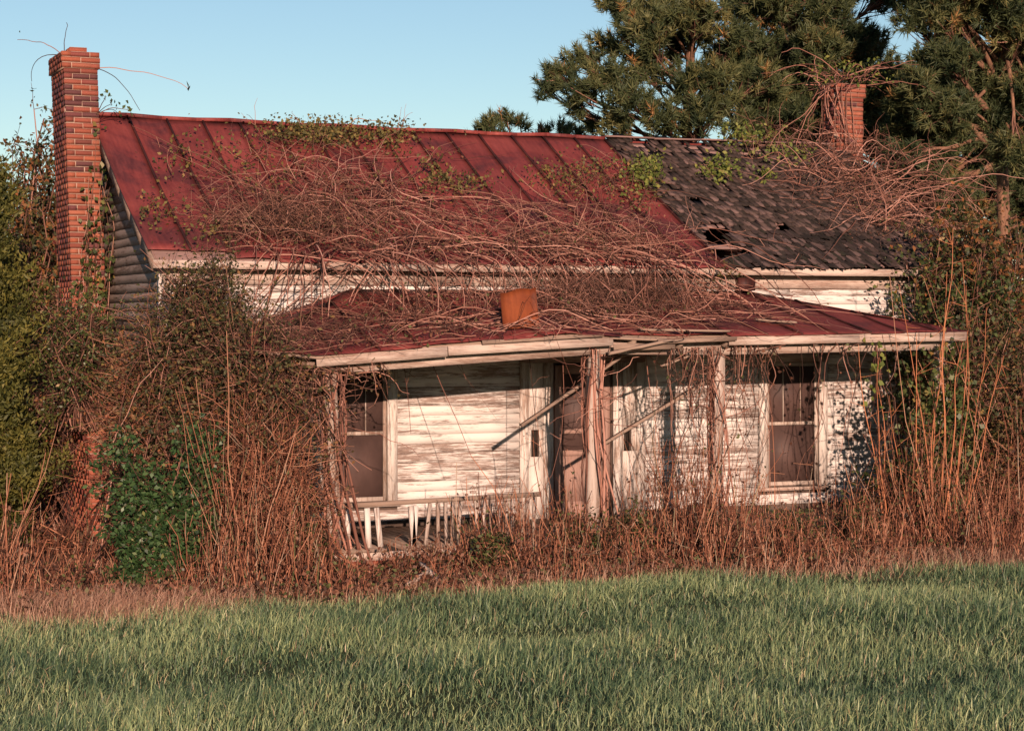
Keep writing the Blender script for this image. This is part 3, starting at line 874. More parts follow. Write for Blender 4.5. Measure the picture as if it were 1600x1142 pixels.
# broken railing between the left post and the second post
rl = beam_obj('railing', house, MAT['grey_x'], (1.40, -1.96, 0.69), (3.95, -1.96, 0.74), 0.05, 0.05)  # darker grey wood puts the rail's shade into its colour
for xx, ww, tt in ((1.63, 0.06, -0.03), (1.84, 0.06, 0.02), (1.95, 0.055, 0.05), (2.36, 0.06, 0.03), (2.42, 0.05, -0.03)):
    beam_obj('baluster', rl, MAT['trim_z'], (xx + tt, -1.97, 0.222), (xx, -1.97, 0.66), ww, 0.04, up=(0, 1, 0))
x = 2.5; k = 0
while x < 3.95:
    if not (1.80 < x < 1.99) and not (2.08 < x < 2.33) and rng.uniform() > 0.08:
        dx = rng.normal(0, 0.03)
        beam_obj('baluster', rl, MAT['post'], (x + dx, -1.96 + rng.normal(0, 0.01), 0.222), (x, -1.96, 0.66 + (x - 1.4) * 0.02), 0.036, 0.036, up=(0, 1, 0))
    x += 0.092; k += 1

# ------------------------------------------------------------------ loose boards and tin
def thing_beam(name, mat, A, B, w, h, label, cat, up=(0, 0, 1), jit=0.004, group=None):
    A = np.array(A, float); B = np.array(B, float)
    n = 6; V = []; F = []
    t = unit((B - A)[None])[0]; sd = unit(np.cross(t, up)[None])[0]; u = np.cross(sd, t)
    bow = rng.normal(0, 0.012)
    for k in range(n + 1):
        f = k / n; P = A + (B - A) * f + u * bow * math.sin(math.pi * f)
        tw = rng.normal(0, jit)
        V += [P - sd * w / 2 - u * h / 2 + tw, P + sd * w / 2 - u * h / 2, P + sd * w / 2 + u * h / 2 - tw, P - sd * w / 2 + u * h / 2]
    V = np.array(V); V[:4] += t * rng.normal(0, 0.03, (4, 1)); V[-4:] += t * rng.normal(0, 0.03, (4, 1))
    for k in range(n):
        for j in range(4): F.append([k * 4 + j, k * 4 + (j + 1) % 4, k * 4 + 4 + (j + 1) % 4, k * 4 + 4 + j])
    F += [[3, 2, 1, 0], [n * 4, n * 4 + 1, n * 4 + 2, n * 4 + 3]]
    o = vobj(name, None, MAT[mat], V, np.array(F))
    return tag(o, label, cat, group)
thing_beam('fallen_brace', 'grey_x', on_y(929, 701, -1.93), on_y(1104, 594, -1.93), 0.03, 0.085, 'long weathered board slanting up between the two middle porch posts', 'plank', up=(0, 1, 0))
thing_beam('hanging_board', 'grey_x', on_y(815, 664, -1.75), on_y(985, 546, -1.75), 0.03, 0.075, 'dark board dangling from the porch beam towards the white wall', 'plank', up=(0, 1, 0))
thing_beam('splintered_lath', 'grey_x', on_y(1032, 572, -2.08), on_y(1088, 551, -2.08), 0.02, 0.03, 'short splintered lath hanging under the broken porch eave', 'lath', up=(0, 1, 0))
thing_beam('broken_fascia', 'grey_x', on_y(950, 552, -2.31), on_y(1052, 530, -2.31), 0.03, 0.07, 'broken grey board tilted across the gap in the porch eave', 'plank', up=(0, 1, 0))
thing_beam('split_board', 'grey_x', porch_pt(5.15, 0.93, 0.05), porch_pt(6.3, 0.995, 0.055), 0.14, 0.025, 'split weathered board lying on the broken edge of the porch roof', 'plank')
thing_beam('sliding_shingle_board', 'grey_x', porch_pt(7.0, 0.72, 0.045), porch_pt(7.45, 0.80, 0.045), 0.10, 0.02, 'short pale board lying on bare porch tin beside the vines', 'plank')
thing_beam('pale_board', 'post', np.array([*on_ground(636, 918)[:2], 0.03]), np.array([*on_ground(668, 912)[:2], 0.14]), 0.05, 0.04, 'pale painted board stub leaning in the weeds, pointing up to the porch', 'plank')
thing_beam('crossed_board', 'post', np.array([*on_ground(690, 914)[:2], 0.04]), np.array([*on_ground(660, 910)[:2], 0.19]), 0.045, 0.04, 'short white board end crossed against another in the weeds', 'plank')
# orange sheet standing on the porch roof
A0, A1 = porch_pt(3.46, 0.90, 0.035), porch_pt(3.93, 0.86, 0.035)
xs = np.linspace(0, 1, 7); zs = np.linspace(0, 1, 7)
V = []
for side in (0, 1):
    for a in xs:
        for b in zs:
            P = A0 + (A1 - A0) * a + np.array([0.015 * a, 0.10 * b, 0.43 * b + (0.02 * a if b > 0.9 else 0) - 0.015 * math.sin(a * 9) * b])
            P = P + np.array([0, 0.003 * math.sin(a * 7) + 0.006 * math.sin(b * 3) + side * 0.004, 0])
            V.append(P)
I = np.arange(49).reshape(7, 7)
Fq = np.stack([I[:-1, :-1], I[1:, :-1], I[1:, 1:], I[:-1, 1:]], -1).reshape(-1, 4)
Fs = [Fq, Fq[:, ::-1] + 49]
for e in (I[0, ::-1], I[::-1, -1], I[-1, :], I[:, 0]):
    Fs.append(np.stack([e[:-1], e[1:], e[1:] + 49, e[:-1] + 49], -1))
o = vobj('loose_tin_sheet', None, MAT['tin_orange'], np.array(V), np.concatenate(Fs))
tag(o, 'loose square sheet of orange rusted tin standing up on the porch roof', 'tin sheet')

# ------------------------------------------------------------------ vines on the roofs
def walk(ptf, x, s, ang, L, n, h0, hamp, curl, sscale=1.0):
    curl = curl * 0.75; L = L * 1.1
    """stems wandering over a roof: heading ang in (x, s), curving, arching off the surface"""
    S = len(x); d = L / (n - 1)
    X = np.zeros((S, n)); Q = np.zeros((S, n)); X[:, 0] = x; Q[:, 0] = s
    a = ang.copy(); c = rng.normal(0, curl, S)
    for k in range(1, n):
        c = c * 0.85 + rng.normal(0, curl * 0.55, S)
        a = a + c
        X[:, k] = X[:, k - 1] + np.cos(a) * d; Q[:, k] = Q[:, k - 1] + np.sin(a) * d * sscale
    t = np.linspace(0, 1, n)[None]
    ph = rng.uniform(0, 6.28, (S, 1))
    H = h0[:, None] + hamp[:, None] * (np.sin(np.pi * t) * 0.8 + 0.3 * (1 + np.sin(t * 9 + ph)))
    return X, Q, H
def px_on_main(px, py):
    px = np.asarray(px, float); py = np.asarray(py, float)
    d = (px - 800) / FPX
    r = np.stack([sY + cY * d, cY - sY * d, (HOR - py) / FPX], -1)
    k = (ZR - ZE) / (YR - YE)
    t = (ZE + k * (CY - YE) - EYE) / (r[..., 2] - k * r[..., 1])
    y = CY + t * r[..., 1]; x = CX + t * r[..., 0]
    return x, (y - YE) / (YR - YE) * SL
def px_on_porch(px, py):
    px = np.asarray(px, float); py = np.asarray(py, float)
    d = (px - 800) / FPX
    r = np.stack([sY + cY * d, cY - sY * d, (HOR - py) / FPX], -1)
    k = (PZ0 - 2.57) / (PY0 - PY1)
    t = (PZ0 + k * (CY - PY0) - EYE) / (r[..., 2] - k * r[..., 1])
    return CX + t * r[..., 0], (CY + t * r[..., 1] - PY0) / (PY1 - PY0)
def blob(n, cx, cy, rx, ry):
    return rng.normal(cx, rx, n), rng.normal(cy, ry, n)

def main_vines(tg, blobs, angs, nmul=1.0):
    for (cnt, cx, cy, rx, ry, Lm, r0, hmax) in blobs:
        n_ = int(cnt * nmul)
        x, s = px_on_main(*blob(n_, cx, cy, rx, ry))
        ok = (s < SL + 0.05) & (s > -0.5) & (x > 0.1)
        x, s = x[ok], s[ok]; S = len(x)
        ang = rng.choice(angs, S) + rng.normal(0, 0.45, S)
        L = Lm * rng.uniform(0.5, 1.4, S)
        X, Q, H = walk(main_pt, x, s, ang, L, 11, rng.uniform(0.01, 0.05, S), rng.uniform(0.02, hmax, S), 0.16)
        keep = (X.min(1) > -0.05); X, Q, H = X[keep], Q[keep], H[keep]; S = len(X)
        P = main_pt(X, np.minimum(Q, SL + 0.1), H)
        over = np.clip(-Q, 0, None)                      # ends that leave the eave droop
        P[..., 2] -= over ** 2 * 0.5
        rr = r0 * 0.64 * rng.uniform(0.4, 1.6, S)
        tg.stems(P, rr, rr * 0.3, 4 if r0 > 0.006 else 3)
        if r0 > 0.008:                                   # side shoots
            m = int(S * 2.6); i = rng.integers(S, size=m); j = rng.integers(2, 9, size=m); A_ = P[i, j]
            D_ = unit(unit(P[i, j + 1] - A_) + rng.normal(0, 0.75, (m, 3)) + NRM * 0.35) * rng.uniform(0.12, 0.5, (m, 1))
            tg.stems(bez(A_, A_ + D_, rng.normal(0, 0.04, (m, 3)), 6, 0.06), 0.0042, 0.002, 3)
def leaf_patch(veg, P, n_, spread, L0, L1, up=0.5, wratio=0.65, tint=None):
    i = rng.integers(len(P), size=n_)
    Q = P[i] + rng.normal(0, 1, (n_, 3)) * np.array(spread)
    D = rnd_dirs(n_, (0, -0.2, 0.1)); Nn = rnd_dirs(n_, (-0.1, -up, up))
    L = rng.uniform(L0, L1, n_)
    veg.leaf(Q, D, Nn, L, L * wratio, tint)

# 1. the big tangle on the left half of the tin roof
v1 = empty('roof_vine', main_pt(2.0, 0.3), 'huge tangle of bare pink-brown vines over the lower left half of the tin roof', 'vine')
st = Veg(); fn = Veg()
LONG = [math.pi * 0.9, math.pi * 0.75, math.pi * 0.72, -0.6, 0.4, math.pi * 1.05, math.pi * 0.55, 1.0, -1.3, math.pi * 1.35]
main_vines(st, [(40, 480, 318, 75, 24, 1.7, 0.011, 0.18), (48, 610, 335, 90, 28, 1.8, 0.011, 0.2), (58, 720, 390, 120, 12, 1.7, 0.012, 0.18), (22, 420, 372, 50, 14, 1.1, 0.011, 0.2), (9, 360, 290, 40, 30, 1.1, 0.010, 0.14), (20, 530, 250, 60, 24, 1.2, 0.009, 0.14)], LONG)
main_vines(fn, [(100, 500, 320, 85, 28, 0.9, 0.006, 0.22), (90, 640, 355, 95, 26, 0.9, 0.006, 0.2), (300, 440, 355, 55, 10, 0.8, 0.006, 0.34), (40, 500, 240, 70, 18, 0.7, 0.005, 0.1), (20, 350, 300, 40, 30, 0.7, 0.005, 0.1)], LONG)
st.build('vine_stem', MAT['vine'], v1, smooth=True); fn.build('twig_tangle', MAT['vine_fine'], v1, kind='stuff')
lf = Veg()
for (n_, cx, cy, rx, ry) in [(900, 540, 212, 55, 9), (700, 470, 208, 45, 8), (280, 620, 215, 16, 14), (240, 420, 255, 60, 22), (160, 300, 250, 30, 18), (150, 250, 330, 20, 14), (260, 720, 285, 26, 10), (220, 675, 265, 14, 16), (200, 560, 300, 120, 40), (120, 330, 365, 30, 10)]:
    x, s = px_on_main(*blob(n_, cx, cy, rx, ry))
    s = np.minimum(s, SL + 0.02); P = main_pt(x, s, rng.uniform(0.0, 0.16, n_))
    leaf_patch(lf, P, n_, (0.02, 0.02, 0.02), 0.035, 0.07)
lf.build('leaf_cluster', MAT['leaf_olive'], v1, kind='stuff')

# 2. the tangle spilling over the middle eave
v2 = empty('cascading_vine', main_pt(5.9, 0.2), 'fan of long bare vines arching over the tin roof beside the dark shingles', 'vine')
st = Veg(); fn = Veg()
FAN = [math.pi * 0.95, math.pi * 0.8, math.pi * 0.7, 0.1, -0.3, math.pi * 0.5, math.pi * 0.35]
main_vines(st, [(44, 945, 388, 60, 16, 1.5, 0.011, 0.26), (20, 870, 355, 50, 22, 1.3, 0.010, 0.16), (16, 970, 300, 30, 24, 0.9, 0.008, 0.16), (18, 1040, 402, 40, 8, 1.0, 0.010, 0.2)], FAN)
main_vines(fn, [(90, 940, 388, 65, 16, 0.9, 0.006, 0.26), (26, 870, 345, 60, 25, 0.8, 0.005, 0.15), (50, 960, 285, 32, 18, 0.5, 0.005, 0.14)], FAN)
# long arcs from the eave down to the porch roof
n_ = 120
x, s = px_on_main(rng.uniform(420, 1110, n_), rng.uniform(385, 418, n_))
A = main_pt(x, np.maximum(s, 0), rng.uniform(0.03, 0.15, n_))
xb = x + rng.normal(0.1, 0.7, n_); B = porch_pt(np.clip(xb, 0.5, 9.5), rng.uniform(0.1, 0.75, n_), rng.uniform(0.02, 0.1, n_))
st.stems(bez(A, B, np.stack([rng.normal(0, 0.2, n_), rng.uniform(-0.5, -0.1, n_), rng.uniform(0.1, 0.45, n_)], -1), 11, 0.04), 0.009, 0.005, 4)
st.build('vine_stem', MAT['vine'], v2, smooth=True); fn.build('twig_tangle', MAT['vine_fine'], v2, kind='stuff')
lf = Veg()
for (n_, cx, cy, rx, ry) in [(320, 940, 265, 30, 12), (200, 890, 285, 24, 14), (140, 850, 270, 18, 10), (160, 1000, 300, 16, 20), (70, 1130, 432, 10, 6)]:
    x, s = px_on_main(*blob(n_, cx, cy, rx, ry)); P = main_pt(x, np.minimum(s, SL), rng.uniform(0.0, 0.18, n_))
    leaf_patch(lf, P, n_, (0.02, 0.02, 0.02), 0.035, 0.065)
lf.build('leaf_cluster', MAT['leaf_olive'], v2, kind='stuff')
lf = Veg()
for (n_, cx, cy, rx, ry) in [(420, 1005, 272, 16, 13), (280, 1125, 265, 16, 9), (60, 1190, 275, 9, 4)]:
    x, s = px_on_main(*blob(n_, cx, cy, rx, ry)); P = main_pt(x, np.minimum(s, SL), rng.uniform(0.03, 0.16, n_))
    leaf_patch(lf, P, n_, (0.02, 0.02, 0.02), 0.05, 0.085, 0.6)
lf.build('green_leaf_cluster', MAT['leaf_bright'], v2, kind='stuff')

# 3. porch roof mat
v3 = empty('porch_vine', porch_pt(5.0, 0.5), 'thick mat of fine brown vine twigs heaped on the sagging porch roof', 'vine')
st = Veg(); fn = Veg()
def porch_vines(tg, cnt, cx, cy, rx, ry, Lm, r0, hmax):
    x, s = px_on_porch(*blob(cnt, cx, cy, rx, ry))
    ok = (s > porch_smin(x) - 0.1) & (s < 1.03) & (x > 0.35) & (x < 9.7); x, s = x[ok], s[ok]; S = len(x)
    ang = rng.choice([0.0, math.pi, 0.5, math.pi - 0.4, math.pi + 0.4], S) + rng.normal(0, 0.5, S)
    X, Q, H = walk(porch_pt, x, s, ang, Lm * rng.uniform(0.5, 1.4, S), 10, rng.uniform(0.01, 0.05, S), rng.uniform(0.02, hmax, S), 0.2, 0.42)
    X = np.clip(X, 0.2, 9.8); P = porch_pt(X, np.clip(Q, porch_smin(X) - 0.15, 1.12), H)
    rr = r0 * 0.64 * rng.uniform(0.4, 1.6, S)
    tg.stems(P, rr, rr * 0.35, 4 if r0 > 0.006 else 3)
porch_vines(st, 85, 1000, 480, 95, 24, 1.3, 0.011, 0.22); porch_vines(st, 56, 660, 500, 90, 18, 1.2, 0.011, 0.13)
porch_vines(st, 10, 1230, 490, 60, 14, 1.0, 0.007, 0.05); porch_vines(st, 40, 880, 515, 60, 8, 1.0, 0.008, 0.15)
porch_vines(fn, 1000, 955, 468, 70, 18, 0.6, 0.0052, 0.34); porch_vines(fn, 170, 640, 495, 100, 20, 0.6, 0.006, 0.18)
porch_vines(fn, 160, 1100, 500, 60, 18, 0.6, 0.0045, 0.12); porch_vines(fn, 200, 470, 510, 45, 16, 0.5, 0.0045, 0.15)
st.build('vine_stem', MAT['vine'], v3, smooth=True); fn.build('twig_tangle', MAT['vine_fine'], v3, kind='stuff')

# 4. the vine on the right chimney and the right end of the roof
v4 = empty('chimney_vine', (11.3, 3.1, 4.9), 'bare vine arching off the short brick chimney and over the shingles', 'vine')
st = Veg(); fn = Veg()
top = np.array([11.5, 3.3, 6.42])
n_ = 46
A = top + rng.normal(0, 1, (n_, 3)) * np.array([0.22, 0.2, 0.05])
a = rng.uniform(0, 6.28, n_); Lh = rng.uniform(0.3, 1.6, n_); A[:, 2] += 0.03
B = A + np.stack([np.cos(a) * Lh, np.sin(a) * Lh * 0.6, rng.normal(0.08, 0.2, n_) - 0.06 * Lh], -1)
st.stems(bez(A, B, np.stack([0 * a, 0 * a, rng.uniform(0.05, 0.35, n_)], -1), 10, 0.05), 0.009, 0.004, 4)
n_ = 14                                                     # hanging curtain left of the chimney
A = top + rng.normal(0, 1, (n_, 3)) * np.array([0.10, 0.14, 0.05]) + np.array([-0.34, 0.1, 0])
B = np.stack([rng.normal(10.75, 0.45, n_), rng.normal(2.9, 0.25, n_), rng.uniform(4.95, 5.6, n_)], -1)
st.stems(bez(A, B, np.stack([rng.normal(-0.15, 0.15, n_), 0 * a[:n_], rng.uniform(-0.1, 0.25, n_)], -1), 10, 0.05), 0.009, 0.005, 4)
n_ = 5                                                      # stems climbing the chimney's face
xs_ = rng.uniform(11.28, 11.72, n_)
A = np.stack([xs_, np.full(n_, 3.145), np.full(n_, 5.15)], -1); B = np.stack([xs_ + rng.normal(0, 0.12, n_), np.full(n_, 3.12), np.full(n_, 6.4)], -1)
st.stems(bez(A, B, rng.normal(0, 0.05, (n_, 3)) * np.array([1, 0.1, 0]), 12, 0.02), 0.011, 0.009, 4)
main_vines(st, [(60, 1335, 270, 48, 18, 1.2, 0.012, 0.3), (50, 1390, 325, 38, 18, 1.2, 0.012, 0.35), (26, 1250, 232, 50, 8, 1.0, 0.010, 0.3), (16, 1260, 300, 50, 22, 1.1, 0.010, 0.10)], [0.2, -0.3, math.pi * 0.9, math.pi * 1.1, 0.8])
main_vines(fn, [(80, 1350, 285, 45, 22, 0.8, 0.006, 0.3), (70, 1400, 345, 36, 20, 0.8, 0.006, 0.3), (60, 1240, 230, 50, 8, 0.6, 0.005, 0.3)], [0.2, -0.3, math.pi * 0.9, math.pi * 1.1, 0.8])
n_ = 34                                                     # arcs reaching out past the right rake
x, s = px_on_main(rng.normal(1400, 35, n_), rng.normal(330, 25, n_)); A = main_pt(x, s, 0.1 + 0 * x)
B = A + np.stack([rng.uniform(0.3, 1.6, n_), rng.normal(-0.1, 0.3, n_), rng.normal(0.05, 0.4, n_)], -1)
st.stems(bez(A, B, np.stack([0 * x, 0 * x, rng.uniform(0.05, 0.3, n_)], -1), 10, 0.05), 0.008, 0.004, 4)
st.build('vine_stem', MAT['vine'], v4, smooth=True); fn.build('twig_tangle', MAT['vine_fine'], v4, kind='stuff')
lf = Veg()
P = np.concatenate([np.stack([rng.normal(11.6, 0.35, 260), rng.normal(3.3, 0.25, 260), rng.normal(6.62, 0.12, 260)], -1)])
leaf_patch(lf, P, 260, (0.02, 0.02, 0.02), 0.04, 0.08)
x, s = px_on_main(*blob(300, 1165, 222, 22, 9)); leaf_patch(lf, main_pt(x, np.minimum(s, SL), rng.uniform(0.05, 0.3, 300)), 300, (0.03,) * 3, 0.05, 0.08)
x, s = px_on_main(*blob(160, 1225, 245, 30, 9)); leaf_patch(lf, main_pt(x, np.minimum(s, SL), rng.uniform(0.03, 0.2, 160)), 160, (0.03,) * 3, 0.05, 0.08)
lf.build('leaf_cluster', MAT['leaf_bright'], v4, kind='stuff')

# dead leaves caught in the roof vines
def caught(parent, spots, on_porch=False):
    l = Veg()
    for (n_, cx, cy, rx, ry) in spots:
        if on_porch:
            x, s_ = px_on_porch(*blob(n_, cx, cy, rx, ry)); x = np.clip(x, 0.5, 9.6); P = porch_pt(x, np.clip(s_, porch_smin(x), 1), rng.uniform(0.01, 0.2, n_))
        else:
            x, s_ = px_on_main(*blob(n_, cx, cy, rx, ry)); x = np.maximum(x, 0.1); P = main_pt(x, np.clip(s_, 0, SL), rng.uniform(0.01, 0.18, n_))
        leaf_patch(l, P, n_, (0.02,) * 3, 0.02, 0.055)
    l.build('dead_leaf_litter', MAT['weed_leaf'], parent, kind='stuff')
caught(v1, [(1300, 520, 325, 95, 32), (900, 690, 385, 130, 15), (500, 450, 360, 50, 10)])
caught(v2, [(700, 930, 380, 70, 20), (250, 960, 300, 35, 22)])
caught(v3, [(2200, 960, 470, 80, 20), (900, 640, 500, 100, 20)], True)
caught(v4, [(700, 1350, 290, 50, 24), (500, 1400, 345, 36, 20)])
# 5. posts and curtains
def post_vine(x, label, n_, rad, thick, zt, cur=0):
    e = empty('post_vine', (x, PYB - 0.1, 0.2), label, 'vine')
    sg = Veg()
    t = np.linspace(0, 1, 22)[None]
    ph = rng.uniform(0, 6.28, (n_, 1)); tw = rng.normal(0, 2.4, (n_, 1))
    rr = rad * rng.uniform(0.85, 1.25, (n_, 1)) * (1 + 0.25 * np.sin(t * 8 + ph))
    bx0 = x + rng.normal(0.12, 0.16, (n_, 1)) * (1 - t) ** 3
    P = np.stack([bx0 + rr * np.cos(ph + tw * t), PYB + rr * np.sin(ph + tw * t) - 0.08 * (1 - t) ** 3, 0.05 + (zt - 0.05) * t + 0 * ph], -1)
    rs = thick * rng.uniform(0.5, 1.3, n_)
    sg.stems(P, rs, rs * 0.6, 5)
    if cur:
        A = P[rng.integers(n_, size=cur), rng.integers(14, 22, size=cur)]
        B = A + rng.normal(0, 1, (cur, 3)) * np.array([0.28, 0.12, 0.2]); B[:, 1] = np.minimum(B[:, 1], PYB - 0.03)
        sg.stems(bez(A, B, rng.normal(0, 0.08, (cur, 3)), 9, 0.08), 0.006, 0.003, 3)
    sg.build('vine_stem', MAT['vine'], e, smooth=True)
    return e
post_vine(1.45, 'gnarled vine trunks twisting up the leftmost porch post', 15, 0.12, 0.019, 2.2, 46)
post_vine(4.60, 'thick bundle of twisted vine stems hugging the porch post beside the door', 16, 0.105, 0.014, 2.4, 50)
post_vine(6.23, 'few thin vine stems climbing the porch post between door and right window', 8, 0.10, 0.010, 2.35, 50)

def curtain(name, label, x0, x1, y, n_, ztop_fn, zb0, zb1, r0, mat='vine_fine', leafn=0, leafmat='thicket', spread=0.18):
    e = empty(name, ((x0 + x1) / 2, y, 1.0), label, 'vine')
    sg = Veg()
    x = rng.uniform(x0, x1, n_)
    A = np.stack([x, y + rng.normal(0, 0.06, n_), ztop_fn(x)], -1)
    B = np.stack([x + rng.normal(0, spread, n_), y + rng.normal(0, 0.12, n_), rng.uniform(zb0, zb1, n_)], -1)
    P = bez(A, B, rng.normal(0, 0.24, (n_, 3)) * np.array([1, 0.6, 0.4]), 12, 0.09)
    rr = r0 * rng.uniform(0.5, 1.5, n_)
    sg.stems(P, rr, rr * 0.5, 3)
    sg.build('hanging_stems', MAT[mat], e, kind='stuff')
    if leafn:
        l = Veg(); leaf_patch(l, P.reshape(-1, 3), leafn, (0.03,) * 3, 0.03, 0.065)
        l.build('leaf_cluster', MAT[leafmat], e, kind='stuff')
    return e
ez = lambda x: porch_eave_z(x) - 0.12
curtain('hanging_vine', 'curtain of fine vine stems hanging from the porch eave right of the door', 5.5, 7.0, -2.15, 60, ez, 0.3, 2.1, 0.006, leafn=160, leafmat='weed_leaf')
curtain('hanging_vine', 'sparse vines hanging in front of the right window', 7.0, 9.0, -2.2, 16, ez, 0.6, 2.35, 0.006, leafn=60, leafmat='weed_leaf')
curtain('hanging_vine', 'dense brown vine curtain under the sagging left end of the porch roof', 0.45, 1.25, -2.1, 150, ez, 0.2, 2.0, 0.008, leafn=1500, leafmat='thicket', spread=0.35)
curtain('hanging_vine', 'loose vine strands hanging beside the leftmost post and window', 1.35, 2.1, -2.1, 18, ez, 1.7, 2.25, 0.005, leafn=60)
# bright leafy sprig at the right window
e = empty('leafy_vine_sprig', (8.45, -2.2, 2.2), 'small sprig of bright green heart leaves hanging before the right window', 'vine')
sg = Veg(); A = np.tile(np.array([[8.35, -2.22, 2.44]]), (4, 1)); B = A + rng.normal(0, 0.08, (4, 3)) + np.array([0.02, 0, -0.7]); P = bez(A, B, rng.normal(0, 0.05, (4, 3)), 10)
sg.stems(P, 0.005, 0.003, 3); sg.build('vine_stem', MAT['vine'], e)
lf = Veg(); leaf_patch(lf, P.reshape(-1, 3)[::2], 40, (0.05, 0.02, 0.06), 0.06, 0.10, 0.8, 0.8); lf.build('leaf_cluster', MAT['leaf_bright'], e, kind='stuff')
# ivy on the right end of the porch
e = empty('post_ivy', (9.42, PYB - 0.1, 0.2), 'dark green ivy clothing the rightmost porch post', 'ivy')
sg = Veg(); n_ = 26
A = np.stack([rng.normal(9.42, 0.18, n_), np.full(n_, PYB - 0.09), np.full(n_, 0.1)], -1); B = np.stack([rng.normal(9.42, 0.28, n_), rng.normal(PYB - 0.1, 0.05, n_), rng.uniform(1.4, 2.5, n_)], -1)
P = bez(A, B, rng.normal(0, 0.08, (n_, 3)), 12, 0.03); sg.stems(P, 0.008, 0.004, 3); sg.build('ivy_stem', MAT['vine_fine'], e)
lf = Veg(); leaf_patch(lf, P[:, 3:].reshape(-1, 3), 2600, (0.15, 0.08, 0.1), 0.045, 0.095, 0.6, 0.8); lf.build('leaf_cluster', MAT['ivy'], e, kind='stuff')
# ivy on the left chimney
e = empty('chimney_ivy', (-0.3, 2.7, 2.0), 'ivy strands climbing the tall left chimney', 'ivy')
sg = Veg(); n_ = 18
A = np.stack([rng.uniform(-0.5, 0.0, n_), rng.uniform(2.70, 2.82, n_), rng.uniform(1.9, 2.6, n_)], -1)
B = np.stack([rng.normal(-0.14, 0.13, n_), rng.uniform(2.72, 2.82, n_), rng.uniform(3.2, 5.4, n_)], -1)
P = bez(A, B, rng.normal(0, 0.1, (n_, 3)) * np.array([1, 0.2, 1]), 14, 0.03); sg.stems(P, 0.008, 0.004, 3)
tw = bez(np.tile([[-0.62, 2.85, 6.15]], (3, 1)), np.array([at_depth(30, 62, 25), at_depth(105, 36, 25), at_depth(48, 128, 25)]), np.array([[0, 0, 0.12], [0, 0, 0.1], [-0.25, 0, 0.2]]), 12, 0.03)
tw2 = bez(np.tile([[-0.22, 2.85, 6.0]], (2, 1)), np.array([at_depth(293, 140, 25), at_depth(218, 172, 25)]), np.array([[0, 0, 0.2], [0.1, 0, 0.2]]), 14, 0.03)
tw3 = bez(np.tile([[-0.2, 2.84, 5.4]], (4, 1)), np.stack([at_depth(p, q, 25) for p, q in ((200, 172), (176, 165), (165, 150), (185, 178))]), np.tile([[0.05, 0, 0.12]], (4, 1)), 14, 0.04)
for q in (tw, tw2, tw3): sg.stems(q, 0.007, 0.004, 3)
sg.build('ivy_stem', MAT['vine_fine'], e)
lf = Veg(); leaf_patch(lf, P.reshape(-1, 3), 520, (0.05, 0.025, 0.06), 0.05, 0.10, 0.6, 0.8)
leaf_patch(lf, np.concatenate([tw[0, -2:], tw3[:, -3:].reshape(-1, 3)]), 30, (0.05, 0.05, 0.04), 0.04, 0.08)
leaf_patch(lf, tw2[:1, -1], 2, (0.0, 0.0, 0.03), 0.10, 0.13, 0.9, 0.4)
lf.build('leaf_cluster', MAT['ivy'], e, kind='stuff')

# ------------------------------------------------------------------ bushes, thickets, trees
def bush(name, label, cat, base, centre, rad, n_stem, n_twig, n_leaf, smat, lmat, leaf=(0.04, 0.08), wr=0.55, r0=0.012, twl=(0.15, 0.5), base_r=0.25, up=0.45, group=None, shell=0.55, droop=0.0, lumps=0, tr=0.0045):
    """stems fan from the base to points in an ellipsoid, twigs leave the stems, leaves sit on the twigs"""
    base = np.array(base, float); centre = np.array(centre, float); rad = np.array(rad, float)
    e = empty(name, base, label, cat, group)
    A = base + np.stack([rng.normal(0, base_r, n_stem), rng.normal(0, base_r, n_stem) * (1 if base[2] < 0.5 else 0.2), np.zeros(n_stem)], -1)
    d = unit(rng.normal(size=(n_stem, 3))); rr_ = rng.uniform(shell, 1, (n_stem, 1)) ** 0.5
    if lumps:
        L0 = unit(rng.normal(size=(lumps, 3))) * rng.uniform(0.45, 0.95, (lumps, 1)) if isinstance(lumps, int) else np.array(lumps, float)
        T = L0[rng.integers(len(L0), size=n_stem)] + rng.normal(0, 0.2 if isinstance(lumps, int) else 0.13, (n_stem, 3))
    else: T = d * rr_
    B = centre + T * rad
    B[:, 2] = np.maximum(B[:, 2], 0.1)
    P = bez(A, B, np.stack([rng.normal(0, 0.1, n_stem), rng.normal(0, 0.1, n_stem), rng.uniform(0, 0.25, n_stem) * rad[2]], -1), 10, 0.035)
    sg = Veg(); rs = r0 * rng.uniform(0.5, 1.3, n_stem); sg.stems(P, rs, rs * 0.35, 4)
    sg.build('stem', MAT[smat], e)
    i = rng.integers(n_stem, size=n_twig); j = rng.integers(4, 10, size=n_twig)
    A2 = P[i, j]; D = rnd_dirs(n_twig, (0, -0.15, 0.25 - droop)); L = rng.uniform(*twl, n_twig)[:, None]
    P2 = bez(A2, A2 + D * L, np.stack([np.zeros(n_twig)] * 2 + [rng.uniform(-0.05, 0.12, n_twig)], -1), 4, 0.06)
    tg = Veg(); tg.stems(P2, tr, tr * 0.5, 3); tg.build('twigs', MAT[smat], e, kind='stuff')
    if n_leaf:
        Q = P2[:, 1:].reshape(-1, 3); lf = Veg()
        leaf_patch(lf, Q, n_leaf, (0.035,) * 3, leaf[0], leaf[1], up, wr)
        lf.build('foliage', MAT[lmat], e, kind='stuff')
    return e
G = lambda px, py: np.array([*on_ground(px, py)[:2], 0.0])
